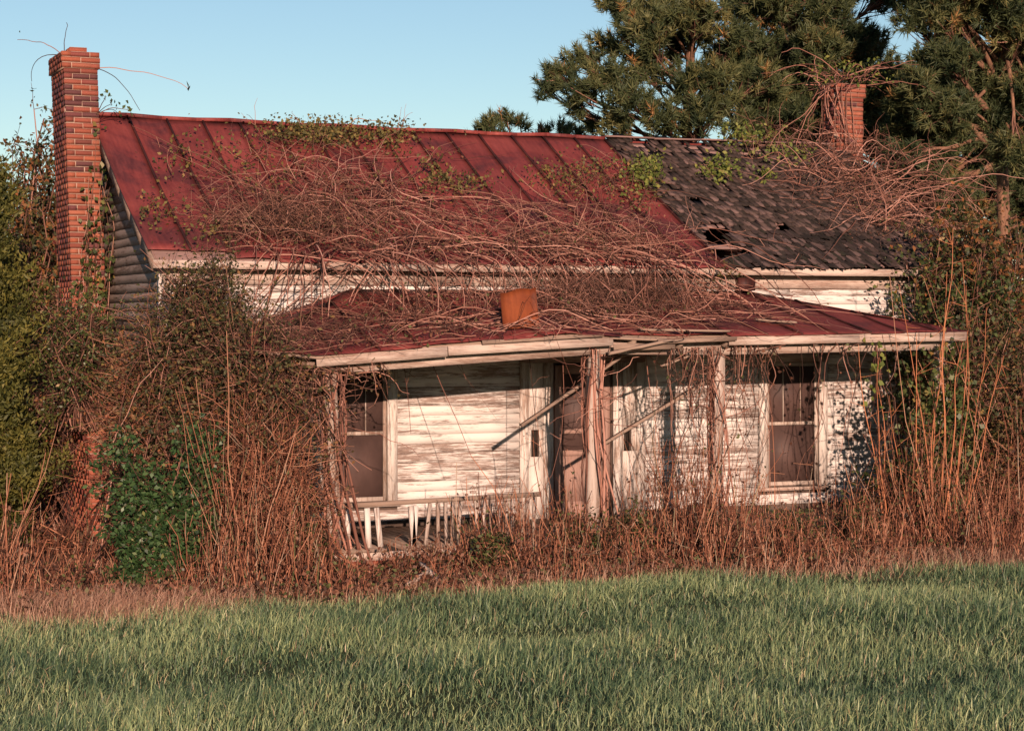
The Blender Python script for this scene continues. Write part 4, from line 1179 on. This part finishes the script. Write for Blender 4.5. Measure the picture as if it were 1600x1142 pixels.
# dark glossy evergreen
b0 = G(264, 918)
bush('evergreen_shrub', 'dark green glossy-leaved evergreen shrub before the chimney base', 'shrub', b0, b0 + [-0.02, 0.1, 0.72], (0.58, 0.5, 0.76), 110, 1000, 15000, 'vine_fine', 'gloss', (0.04, 0.08), 0.55, 0.014, (0.10, 0.30), 0.16, 0.4, lumps=[(-0.8, 0, 0.95), (-0.6, -0.2, 0.7), (-0.4, -0.3, 0.45), (0.75, 0, 0.8), (0.6, -0.3, 0.4), (-0.5, -0.5, 0.05), (0.1, -0.5, 0.1), (0.6, -0.3, -0.05), (-0.6, -0.4, -0.4), (-0.1, -0.6, -0.45), (0.35, -0.4, -0.5), (-0.75, 0.1, -0.1), (0.0, 0.3, 0.3), (-0.3, -0.4, -0.8), (0.2, -0.4, -0.85), (-0.6, -0.3, -0.75)])
b1 = G(330, 905)
bush('evergreen_shrub', 'slim glossy evergreen with bare leaning stems beside the larger shrub', 'shrub', b1, b1 + [-0.1, 0.05, 1.05], (0.3, 0.3, 0.6), 12, 110, 1000, 'cane', 'gloss', (0.05, 0.09), 0.55, 0.02, (0.12, 0.35), 0.12, 0.4, shell=0.2)
# thicket masses on the left corner
def P3(px, py, Y): return at_depth(px, py, Y)
def thick(label, px, py, Y, rx, rz, ry=0.6, ns=70, nt=1500, nl=5000, lm='thicket', sm='vine_fine', **k):
    k.setdefault('lumps', 12)
    c = P3(px, py, Y); b = np.array([c[0], c[1], 0.0])
    if 'base' in k: b = np.array(k.pop('base'), float)
    return bush('bramble_thicket', label, 'thicket', b, c, (rx, ry, rz), ns, nt, nl, sm, lm, (0.03, 0.065), 0.55, 0.011, (0.2, 0.7), 0.4, 0.4, **k)
thick('olive-brown bramble piled up to the main eave at the house corner', 310, 520, 21.3, 0.52, 0.66, nt=1600, nl=12000, lm='thicket_green')
thick('broad brown bramble thicket between the chimney and the porch', 285, 640, 21.6, 0.7, 0.7, nt=1700, nl=10500, lm='thicket', sm='weed')
thick('reddish bare thicket of fine upright stems left of the porch', 415, 740, 20.4, 0.5, 0.75, ns=220, nt=1900, nl=1500, lm='weed_leaf', sm='weed', lumps=0)
thick('low dark bramble under the tall thicket behind the evergreen shrub', 330, 810, 20.9, 0.7, 0.5, ns=80, nt=800, nl=4500, sm='weed')
thick('dense olive bramble climbing over the gutter at the front left corner', 335, 470, 21.5, 0.5, 0.42, ry=0.45, ns=60, nt=1500, nl=9500, lm='thicket_green', lumps=9)
thick('dark leafy bramble burying the left hip of the porch roof', 405, 545, 20.7, 0.33, 0.36, ry=0.4, ns=50, nt=1000, nl=5500, lm='thicket_green', lumps=7)
thick('russet brush growing up against the gable wall beside the chimney', 232, 540, 22.3, 0.36, 0.62, ry=0.4, ns=60, nt=1300, nl=3800, lm='thicket', sm='weed', lumps=9)
thick('tangled reddish bramble between the corner thicket and the porch end', 385, 630, 20.8, 0.36, 0.5, nt=1000, nl=3500, lm='thicket', sm='weed')
thick('thin brown brush in front of the left chimney base', 35, 830, 23.4, 0.5, 0.5, ns=36, nt=220, nl=500, lm='weed_leaf', sm='weed')
thick('leafy ivy bramble heaped against the chimney at mid height', 125, 520, 23.9, 0.62, 0.5, nt=800, nl=6500, lm='ivy', base=(-0.25, 2.2, 1.35))
thick('brown arching brambles below the ivy heap by the chimney', 48, 640, 25.0, 0.6, 0.5, nt=800, nl=5500, lm='autumn')
# arching bare canes of the left thicket
e = empty('arching_vine', G(200, 900), 'long arching bare bramble canes in front of the gable wall', 'vine')
sg = Veg(); n_ = 46
B = np.stack([P3(p, q, 20.9) for p, q in zip(rng.uniform(215, 470, n_), rng.uniform(480, 800, n_))])
A = B + np.stack([rng.normal(0.1, 0.5, n_), rng.normal(0.35, 0.2, n_), 0 * B[:, 0]], -1); A[:, 2] = -0.02
sg.stems(bez(A, B, np.stack([rng.normal(0, 0.25, n_), -0.05 + 0 * A[:, 0], rng.uniform(0.3, 1.1, n_)], -1), 14, 0.05), 0.009, 0.004, 4)
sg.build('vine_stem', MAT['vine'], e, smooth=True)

# shrub tree behind the chimney, cedars at the edge of the frame
c = P3(45, 330, 29); bush('autumn_tree', 'reddish-brown leafy tree standing behind the tall chimney', 'tree', [c[0], c[1], 0], c + [-0.3, 0, -0.3], (1.25, 1.2, 1.75), 130, 1900, 17000, 'vine_fine', 'autumn', (0.05, 0.11), 0.6, 0.03, (0.2, 0.6), 0.1, 0.35, shell=0.2, lumps=18, tr=0.006)
c = P3(70, 480, 27); bush('autumn_bush', 'brownish leafy bush between the tree and the chimney', 'bush', [c[0], c[1], 0], c, (1.1, 0.9, 1.5), 100, 1500, 13000, 'vine_fine', 'autumn', (0.05, 0.1), 0.6, 0.02, (0.2, 0.6), 0.3, 0.35, shell=0.2, tr=0.006)

def cedar(label, px, py, Y, top_py, rad):
    b = P3(px, py, Y); b[2] = 0; zt = EYE + (HOR - top_py) / FPX * Y
    e = empty('cedar_tree', b, label, 'tree', 'cedars at the left of the house')
    tr = Veg(); tr.stems(bez(b[None], np.array([[b[0], b[1], zt]]), np.zeros((1, 3)), 10, 0.01), 0.10, 0.015, 8); tr.build('trunk', MAT['bark'], e, smooth=True)
    n_ = 95; t = rng.uniform(0.03, 1, n_); a = rng.uniform(0, 6.28, n_)
    A = np.stack([b[0] + 0 * t, b[1] + 0 * t, t * zt], -1)
    Lr = rad * (1 - t) ** 0.6 * rng.uniform(0.6, 1.15, n_) + 0.06
    B = A + np.stack([np.cos(a) * Lr, np.sin(a) * Lr, Lr * rng.uniform(0.2, 0.9, n_)], -1)
    P = bez(A, B, np.stack([0 * t, 0 * t, -0.1 * Lr], -1), 8, 0.03)
    br = Veg(); br.stems(P, 0.012, 0.004, 3); br.build('branches', MAT['vine_fine'], e, kind='stuff')
    Q = P[:, 3:].reshape(-1, 3); m = 30000; bt = np.repeat(rng.uniform(-0.25, 0.25, n_), 5)
    i = rng.integers(len(Q), size=m); Qp = Q[i] + rng.normal(0, 0.075, (m, 3))
    D = rnd_dirs(m, (0, -0.2, 0.9)); lf = Veg(); L = rng.uniform(0.04, 0.10, m)
    lf.leaf(Qp, D, rnd_dirs(m, (0, -0.8, 0.3)), L, L * 0.32, np.clip(rng.uniform(0.15, 0.85, m) + bt[i], 0, 1)); lf.build('crown', MAT['cedar'], e, kind='stuff')
cedar('yellow-green cedar at the field edge left of the chimney', -12, 900, 23.5, 262, 0.72)
cedar('shorter cedar tucked in front of the tall one', -20, 930, 22.4, 560, 0.60)

# pines behind the house
def pine(label, trunk_px, Y, top_z, clumps, r0=0.16, ntuft=58, fork=None, nk=36, zmin=0.8, nw=0.0108):
    b = P3(trunk_px, 700, Y); b[2] = 0
    e = empty('pine_tree', b, label, 'tree', 'pines behind the farmhouse')
    tr = Veg()
    tp = bez(b[None], np.array([[b[0] + rng.normal(0, 0.3), b[1], top_z]]), np.array([[rng.normal(0, 0.15), 0, 0]]), 16, 0.008)
    tr.stems(tp, r0, 0.03, 9); tr.build('trunk', MAT['bark'], e, smooth=True)
    C = np.stack([P3(p, q, Y + dy) for p, q, r_, dy in clumps]); Rr = np.array([r_ for _, _, r_, _ in clumps]) / FPX * Y
    n_ = len(C)
    zA = np.clip(C[:, 2] - rng.uniform(0.2, 1.0, n_) - 0.25 * np.linalg.norm(C[:, :2] - b[:2], axis=1), zmin, top_z - 0.3); zA = np.where(zA <= zmin + 0.01, zmin + rng.uniform(0, 2.2, n_), zA)
    f = zA / top_z; k = np.clip((f * 15).astype(int), 0, 15)
    A = tp[0, k]; A = np.stack([A[:, 0], A[:, 1], zA], -1)
    limb = bez(A, C, np.stack([0 * f, 0 * f, rng.uniform(-0.25, 0.1, n_)], -1), 12, 0.03)
    lb = Veg(); Ld = np.linalg.norm(C - A, axis=1); lb.stems(limb, np.clip(0.012 + 0.016 * Ld, 0.015, 0.07), 0.012, 5)
    lb.build('limbs', MAT['bark'], e, kind='stuff', smooth=True)
    twP = []; ends = []
    per = np.maximum(6, (ntuft * (Rr / 0.45) ** 2)).astype(int)
    ci = np.repeat(np.arange(n_), per); m = len(ci)
    d = rnd_dirs(m, (0, -0.12, 0.25)); T = C[ci] + d * Rr[ci][:, None] * rng.uniform(0.25, 1.05, (m, 1)) * np.array([1.0, 1.0, 0.72])
    S0 = limb[ci, rng.integers(7, 12, m)]
    tw = bez(S0, T, np.stack([0 * T[:, 0], 0 * T[:, 0], rng.uniform(-0.1, 0.0, m)], -1), 4, 0.03)
    tg = Veg(); tg.stems(tw[::2], 0.012, 0.006, 3); tg.build('twigs', MAT['vine_fine'], e, kind='stuff')
    ax = unit(unit(tw[:, -1] - tw[:, -2]) + np.array([0, 0, 0.5]) + rng.normal(0, 0.2, (m, 3)))
    tt = np.clip(rng.normal(0.38, 0.16, m) + rng.normal(0, 0.15, n_)[ci], 0, 0.86); tt[rng.uniform(size=m) < 0.025] = 0.99
    rep = np.repeat(np.arange(m), nk); q = len(rep)
    D = unit(ax[rep] * rng.uniform(0.1, 1.2, (q, 1)) + unit(rng.normal(size=(q, 3))) * 0.8)
    Bp = tw[rep, -1] - ax[rep] * rng.uniform(-0.03, 0.13, (q, 1)); Ln = rng.uniform(0.10, 0.20, (q, 1))
    sd = unit(np.cross(D, rng.normal(size=(q, 3)))) * nw
    V = np.stack([Bp - sd, Bp + sd, Bp + D * Ln], 1).reshape(-1, 3)
    tint = np.repeat(np.clip(tt[rep] + rng.normal(0, 0.08, q), 0, 1), 3)
    o = vobj('crown', e, MAT['pine'], V, np.arange(q * 3).reshape(-1, 3), False, tint); o['kind'] = 'stuff'
    return e
def scatter(x0, x1, y0, y1, n_, r0, r1, dmin, dmax, keep=None):
    out = []
    while len(out) < n_:
        p, q = rng.uniform(x0, x1), rng.uniform(y0, y1)
        if keep is None or keep(p, q): out.append((p, q, rng.uniform(r0, r1), rng.uniform(dmin, dmax)))
    return out
A_cl = [(868, 120, 34, 0), (905, 92, 36, 0.3), (905, 140, 38, -0.4), (945, 70, 34, 0.2), (900, 168, 26, 0.1), (850, 140, 22, 0), (950, 120, 46, -0.6), (985, 160, 46, -0.8), (1010, 105, 50, -0.4), (960, 190, 34, -0.5), (1040, 185, 46, -0.9), (1075, 130, 50, -0.8), (1095, 180, 46, -0.9), (1050, 70, 44, 0.5), (1000, 25, 44, 0.2), (960, 10, 34, -0.2), (1050, 0, 50, 0), (1100, 40, 46, -0.4), (1130, 90, 44, 0.4), (1130, 160, 42, -0.6), (1020, -50, 60, 0), (1090, -70, 60, 0.3), (975, -40, 40, 0), (925, 195, 22, 0.4), (1160, 20, 40, 0.6), (1160, 200, 34, -0.6), (1040, 30, 46, -1.0), (1010, 62, 40, -0.9), (1090, 18, 46, -1.0), (1150, 62, 46, -0.6), (1185, 125, 46, -0.5), (1120, 120, 44, -1.0), (985, 45, 34, -0.6)]
pine('large loblolly-like pine leaning over the middle of the roof ridge', 1062, 33, 11.5, A_cl)
sky_hole = lambda p, q: not (((p - 1392) / 34) ** 2 + ((q - 50) / 46) ** 2 < 1 or ((p - 1450) / 22) ** 2 + ((q - 70) / 20) ** 2 < 1 or ((p - 1420) / 40) ** 2 + ((q - 92) / 12) ** 2 < 1 or ((p - 1545) / 30) ** 2 + ((q - 262) / 34) ** 2 < 1)
pine('bushy pine rising directly behind the short vine-wrapped chimney', 1262, 34.5, 12, scatter(1165, 1400, -80, 215, 62, 34, 54, -1.6, 1.0, sky_hole))
pine('tall pine with a bare reddish trunk right of the short chimney', 1574, 32, 12.5, scatter(1400, 1680, -90, 255, 70, 34, 54, -1.8, 1.0, sky_hole), r0=0.15, zmin=5.4)
pine('shaded pine filling the gap beyond the right end of the house', 1470, 40, 12, scatter(1330, 1700, 110, 340, 46, 40, 60, -1.5, 1, sky_hole), r0=0.14, zmin=4.0, ntuft=30, nk=40, nw=0.012)
pine('dark pine standing deeper in the woods behind the short chimney', 1390, 44, 8.0, scatter(1170, 1640, 100, 300, 60, 46, 66, -2, 1, lambda p, q: q < 280 or p > 1330), r0=0.14, ntuft=20, zmin=5.0, nk=34, nw=0.014)
pine('small pine top showing over the bare part of the ridge', 786, 40, 6.6, [(762, 192, 22, 0), (790, 186, 20, 0.2), (815, 192, 16, 0), (745, 205, 14, 0.3), (780, 212, 24, 0)], r0=0.08)
pine('short pine top poking over the ridge beside the large pine', 872, 41, 6.9, [(850, 204, 18, 0), (880, 200, 20, 0), (905, 206, 18, 0.2)], r0=0.08)

# right side bushes
def rbush(label, px, py, Y, rx, rz, lm, sm='weed', n1=90, n2=1600, n3=6000, ry=0.8, leaf=(0.05, 0.10), **k):
    c = P3(px, py, Y); return bush('overgrown_bush', label, 'bush', [c[0], c[1], 0], c, (rx, ry, rz), n1, n2, n3, sm, lm, leaf, 0.6, 0.014, (0.2, 0.65), 0.35, 0.4, shell=0.2, **k)
rbush('ivy-hung bush with orange leaves beside the right end of the roof', 1535, 400, 26.0, 0.9, 0.6, 'autumn', sm='vine_fine', n3=9500, n2=900)
rbush('dark green leafy bush against the right corner of the house', 1480, 470, 25.6, 0.75, 0.8, 'ivy', sm='vine_fine', n3=8500, n2=900)
rbush('brown and green brush right of the tall canes', 1560, 590, 24.8, 0.9, 0.8, 'thicket_green', sm='vine_fine', n3=9000, n2=1100, n1=100, leaf=(0.04, 0.08), lumps=12)
rbush('brown brush at the far right field edge', 1600, 730, 24.6, 1.0, 0.7, 'thicket', n3=6500, n2=1100, n1=110, leaf=(0.03, 0.07), lumps=12)
rbush('low green bush behind the foot of the tall canes', 1430, 780, 24.0, 0.45, 0.45, 'ivy', n3=2600, n2=700, n1=50)
rbush('brown brush filling the ground between canes and field edge', 1510, 800, 24.2, 0.8, 0.5, 'weed_leaf', n3=4200, n2=1100, n1=110, leaf=(0.03, 0.07), lumps=10)

# tall canes
for i, (p0, p1, top) in enumerate([(1455, 1400, 440), (1468, 1476, 360), (1478, 1480, 470), (1462, 1470, 430), (1440, 1432, 520), (1392, 1345, 540), (1396, 1372, 560), (1490, 1500, 400), (1475, 1515, 440), (1500, 1575, 560), (1384, 1390, 600), (1470, 1490, 530), (1425, 1408, 620), (1505, 1540, 480), (1452, 1464, 590)]):
    Y = rng.uniform(22.9, 23.6)
    A = P3(p0, 860, Y)[None]; A[:, 2] = -0.02; B = P3(p1 + rng.normal(0, 8), top, Y - rng.uniform(0, 0.3))[None]
    sg = Veg(); P = bez(A, B, rng.normal(0, 0.14, (1, 3)), 16, 0.02); sg.stems(P, rng.uniform(0.007, 0.014), 0.003, 5)
    m = 5; A2 = P[0, rng.integers(8, 15, m)]; sg.stems(bez(A2, A2 + rnd_dirs(m, (0.1, -0.1, 0.5)) * rng.uniform(0.1, 0.35, (m, 1)), np.zeros((m, 3)), 5, 0.03), 0.005, 0.002, 3)
    o = sg.build('tall_cane', MAT['cane'], None, smooth=True)
    tag(o, 'tall bare orange-brown cane rising past the right end of the porch', 'cane', 'tall canes at the right end of the porch')

# ------------------------------------------------------------------ weeds, straw, grass
def blades(n_, xy, hgt, wid, lean, tint, zoff=-0.02):
    x, y = xy; a = rng.uniform(0, 6.28, n_)
    z = ground_z(x, y) + zoff
    B = np.stack([x, y, z], -1); sd = np.stack([np.cos(a), np.sin(a), 0 * a], -1) * wid[:, None]
    ld = rng.uniform(0, 6.28, n_); ln = np.abs(rng.normal(0, lean, n_)) * hgt
    le = np.stack([np.cos(ld) * ln + 0.12 * hgt, np.sin(ld) * ln * 0.8, 0 * a], -1)
    M = B + le * 0.35 + np.stack([0 * a, 0 * a, hgt * 0.58], -1)
    T = B + le + np.stack([0 * a, 0 * a, hgt * np.clip(1 - 0.25 * (ln / hgt) ** 2, 0.4, 1)], -1)
    V = np.stack([B - sd, B + sd, M + sd * 0.75, M - sd * 0.75, T], 1).reshape(-1, 3)
    i = np.arange(n_)[:, None] * 5
    F = np.concatenate([i + [0, 1, 2], i + [0, 2, 3], i + [3, 2, 4]], 1).reshape(-1, 3)
    return V, F, np.repeat(tint, 5)
def visible(x, y, pad=0.10):
    rx, ry = x - CX, y - CY; Yd = rx * sY + ry * cY; Xd = rx * cY - ry * sY
    return np.abs(Xd / Yd) < 800 / FPX + pad
def edge(x):
    return -3.85 - 0.07 * np.clip(x, -3, 12) + 0.10 * np.sin(x * 1.9) + 0.07 * np.sin(x * 4.3 + 1) - 0.25 * np.exp(-((x + 1.6) / 1.0) ** 2) - 0.1 * np.clip(x - 8, 0, 3)
def strip(n_, x0, x1, y0, y1):
    x = rng.uniform(x0, x1, n_); y = rng.uniform(y0, y1, n_)
    return x, y
wh = lambda x: np.interp(x, [-3, -1, -0.2, 0.5, 1.0, 1.3, 2.9, 4.0, 5.4, 6.3, 7.6, 8.6, 9.4, 10.5, 13], [0.7, 0.38, 1.0, 1.5, 0.6, 0.28, 0.45, 1.05, 1.15, 0.95, 0.85, 1.1, 1.5, 1.6, 1.4])
sg = Veg(); lf = Veg(); n_ = 12500
x = rng.uniform(-3.4, 13.5, n_); y0_ = edge(x) - 0.05; y = y0_ + (-2.2 - y0_) * rng.uniform(0, 1, n_)
xa = rng.uniform(-3.4, -0.35, 2200); ya = rng.uniform(-2.4, 2.1, 2200)
x = np.concatenate([x, xa]); y = np.concatenate([y, ya]); n_ = len(x)
right = x > 9.8; y[right] += rng.uniform(0, 2.2, right.sum())
ck = np.sin(x * 3.7 + 0.5) * np.sin(x * 1.3 + y * 2.1) + 0.6 * np.sin(x * 9.1 + y * 4)
kp = (rng.uniform(size=n_) < np.clip(0.62 + 0.45 * ck, 0.12, 1)) & ((x > -0.95) | (x < -1.9) | (rng.uniform(size=n_) < 0.7))
x, y = x[kp], y[kp]; n_ = len(x)
A = np.stack([x, y, np.full(n_, -0.03)], -1)
clump = 0.6 + 0.4 * np.sin(x * 5.1 + 1.3) * np.sin(x * 1.7)
hm = 1 + 0.38 * np.sin(x * 2.3 + 1) + 0.28 * np.sin(x * 5.9 + 2) + 0.15 * np.sin(x * 13)
h = wh(x) * hm * rng.uniform(0.2, 1.0, n_) ** 1.0 * (0.7 + 0.6 * clump) * np.where(rng.uniform(size=n_) < 0.08, rng.uniform(1.3, 2.1, n_), 1.0) * np.clip(0.40 + (y + 4.1) * 0.42, 0.3, 1.0) * np.where((x < -0.35) & (y > -2.2), 0.75, 1.0)
B = A + np.stack([rng.normal(0, 0.22, n_) * h, rng.normal(0, 0.16, n_) * h, h], -1)
P = bez(A, B, np.stack([rng.normal(0, 0.05, n_), rng.normal(0, 0.05, n_), 0 * h], -1), 5, 0.03)
rr = rng.uniform(0.003, 0.0085, n_); sg.stems(P, rr, rr * 0.5, 3)
m = 6000; i = rng.integers(n_, size=m); j = rng.integers(2, 5, size=m); A2 = P[i, j]
P2 = bez(A2, A2 + rnd_dirs(m, (0, -0.1, 0.55)) * rng.uniform(0.06, 0.24, (m, 1)), np.zeros((m, 3)), 3, 0.05); sg.stems(P2, 0.0032, 0.0018, 3)
leaf_patch(lf, np.concatenate([P2.reshape(-1, 3), P[:, 2:].reshape(-1, 3)]), 11000, (0.03,) * 3, 0.02, 0.06)
lo = np.stack([*strip(9000, -3.4, 13.5, -4.2, -2.1), np.abs(rng.normal(0, 0.10, 9000))], -1)
leaf_patch(lf, lo, 14000, (0.03, 0.03, 0.02), 0.03, 0.07)
e = empty('dry_weeds', (4, -2.8, 0), 'dense strip of red-brown dead weeds along the front of the porch', 'weeds'); e['kind'] = 'stuff'
sg.build('stalks', MAT['weed'], e, kind='stuff'); lf.build('dead_leaves', MAT['weed_leaf'], e, kind='stuff')
# green growth among the weeds
for lab, px, py, Y, rx, rz in [('low green bush in the weeds below the porch railing', 770, 870, 20.6, 0.30, 0.26), ('small green bush in the weeds between the door and the second post', 905, 850, 21.4, 0.30, 0.32), ('small green bush in the weeds just right of the door', 985, 835, 21.7, 0.34, 0.34),
                               ('green sprouts in the weeds under the post between door and right window', 1100, 840, 22.0, 0.32, 0.3), ('green sprouts in the weeds under the right window', 1240, 835, 22.6, 0.36, 0.32), ('leafy green clump in the weeds at the foot of the canes', 1330, 830, 22.8, 0.34, 0.34), ('green growth in the weeds left of the gnarled porch post', 470, 860, 20.2, 0.26, 0.3)]:
    c = P3(px, py, Y); c[2] = max(c[2], 0.25)
    bush('weed_bush', lab, 'bush', [c[0], c[1], 0], c, (rx, 0.25, rz), 30, 260, 1300, 'weed', 'green_weed', (0.03, 0.06), 0.6, 0.006, (0.08, 0.25), 0.15, 0.4, shell=0.2)

N0 = 440000
x = rng.uniform(-9, 14, N0); y = rng.uniform(-14.5, -3.0, N0)
ok = (y < edge(x) + rng.normal(0, 0.07, N0)) & visible(x, y)
x, y = x[ok], y[ok]; n_ = len(x)
pat = 0.5 + 0.25 * np.sin(x * 2.3 + 0.8 * y) + 0.25 * np.sin(y * 3.1 - x * 1.1 + 2)
pat2 = 0.5 + 0.5 * np.sin(x * 0.9 + y * 1.7 + np.sin(x * 2.7))
hg = rng.uniform(0.05, 0.175, n_) * (0.55 + 0.65 * pat); wd = rng.uniform(0.0017, 0.0044, n_)
tall = rng.uniform(size=n_) < 0.012; hg[tall] *= 1.9
tint = np.clip(0.20 + 0.30 * pat2 + rng.normal(0, 0.30, n_), 0, 0.90)
dry = rng.uniform(size=n_) < 0.035 + 0.6 * np.exp(-((x + 1.6) / 1.4) ** 2 - ((y + 4.2) / 0.7) ** 2) + 0.08 * np.exp(-((y - edge(x)) / 0.25) ** 2); tint[dry] = rng.uniform(0.9, 1.0, dry.sum())
V, F, T = blades(n_, (x, y), hg, wd, 0.95, tint)
o = vobj('field_grass', None, MAT['grass'], V, F, False, T)
tag(o, 'tall green field grass filling the foreground', 'grass', kind='stuff')
# straw along the edge of the weeds
N0 = 42000
x = rng.uniform(-4, 13, N0); y = edge(x) + rng.normal(0.12, 0.22, N0) - 0.25 * np.abs(rng.normal(0, 1, N0)) * np.exp(-((x + 1.5) / 1.2) ** 2)
wgt = 0.16 + 0.9 * np.exp(-((x + 1.5) / 1.2) ** 2) + 0.5 * np.clip((x - 7) / 3, 0, 1)
ok = rng.uniform(size=N0) < wgt
x, y = x[ok], y[ok]; n_ = len(x)
V, F, T = blades(n_, (x, y), rng.uniform(0.08, 0.28, n_), rng.uniform(0.0025, 0.0045, n_), 0.8, rng.uniform(0, 1, n_))
o = vobj('dry_straw', None, MAT['straw'], V, F, False, T)
tag(o, 'pinkish dry straw where the field meets the weeds', 'straw', kind='stuff')

# ------------------------------------------------------------------ far woods
m = 30000
px = rng.uniform(-300, 1900, m); Yd = rng.uniform(62, 74, m)
prof = 3.6 + 1.1 * np.sin(px / 90) + 0.7 * np.sin(px / 37 + 1) + 4.5 * np.clip((px - 1300) / 150, 0, 1)
zz = rng.uniform(0, 1, m) ** 0.8 * prof
P = np.stack([at_depth(p, HOR, Y_) for p, Y_ in zip(px, Yd)]); P[:, 2] = zz
lf = Veg(); L = rng.uniform(0.25, 0.6, m)
lf.leaf(P, rnd_dirs(m), rnd_dirs(m, (0, -0.6, 0.4)), L, L * 0.7)
o = lf.build('far_woods', MAT['far'], None, kind='stuff')
tag(o, 'distant dark band of woods behind the house', 'woods')
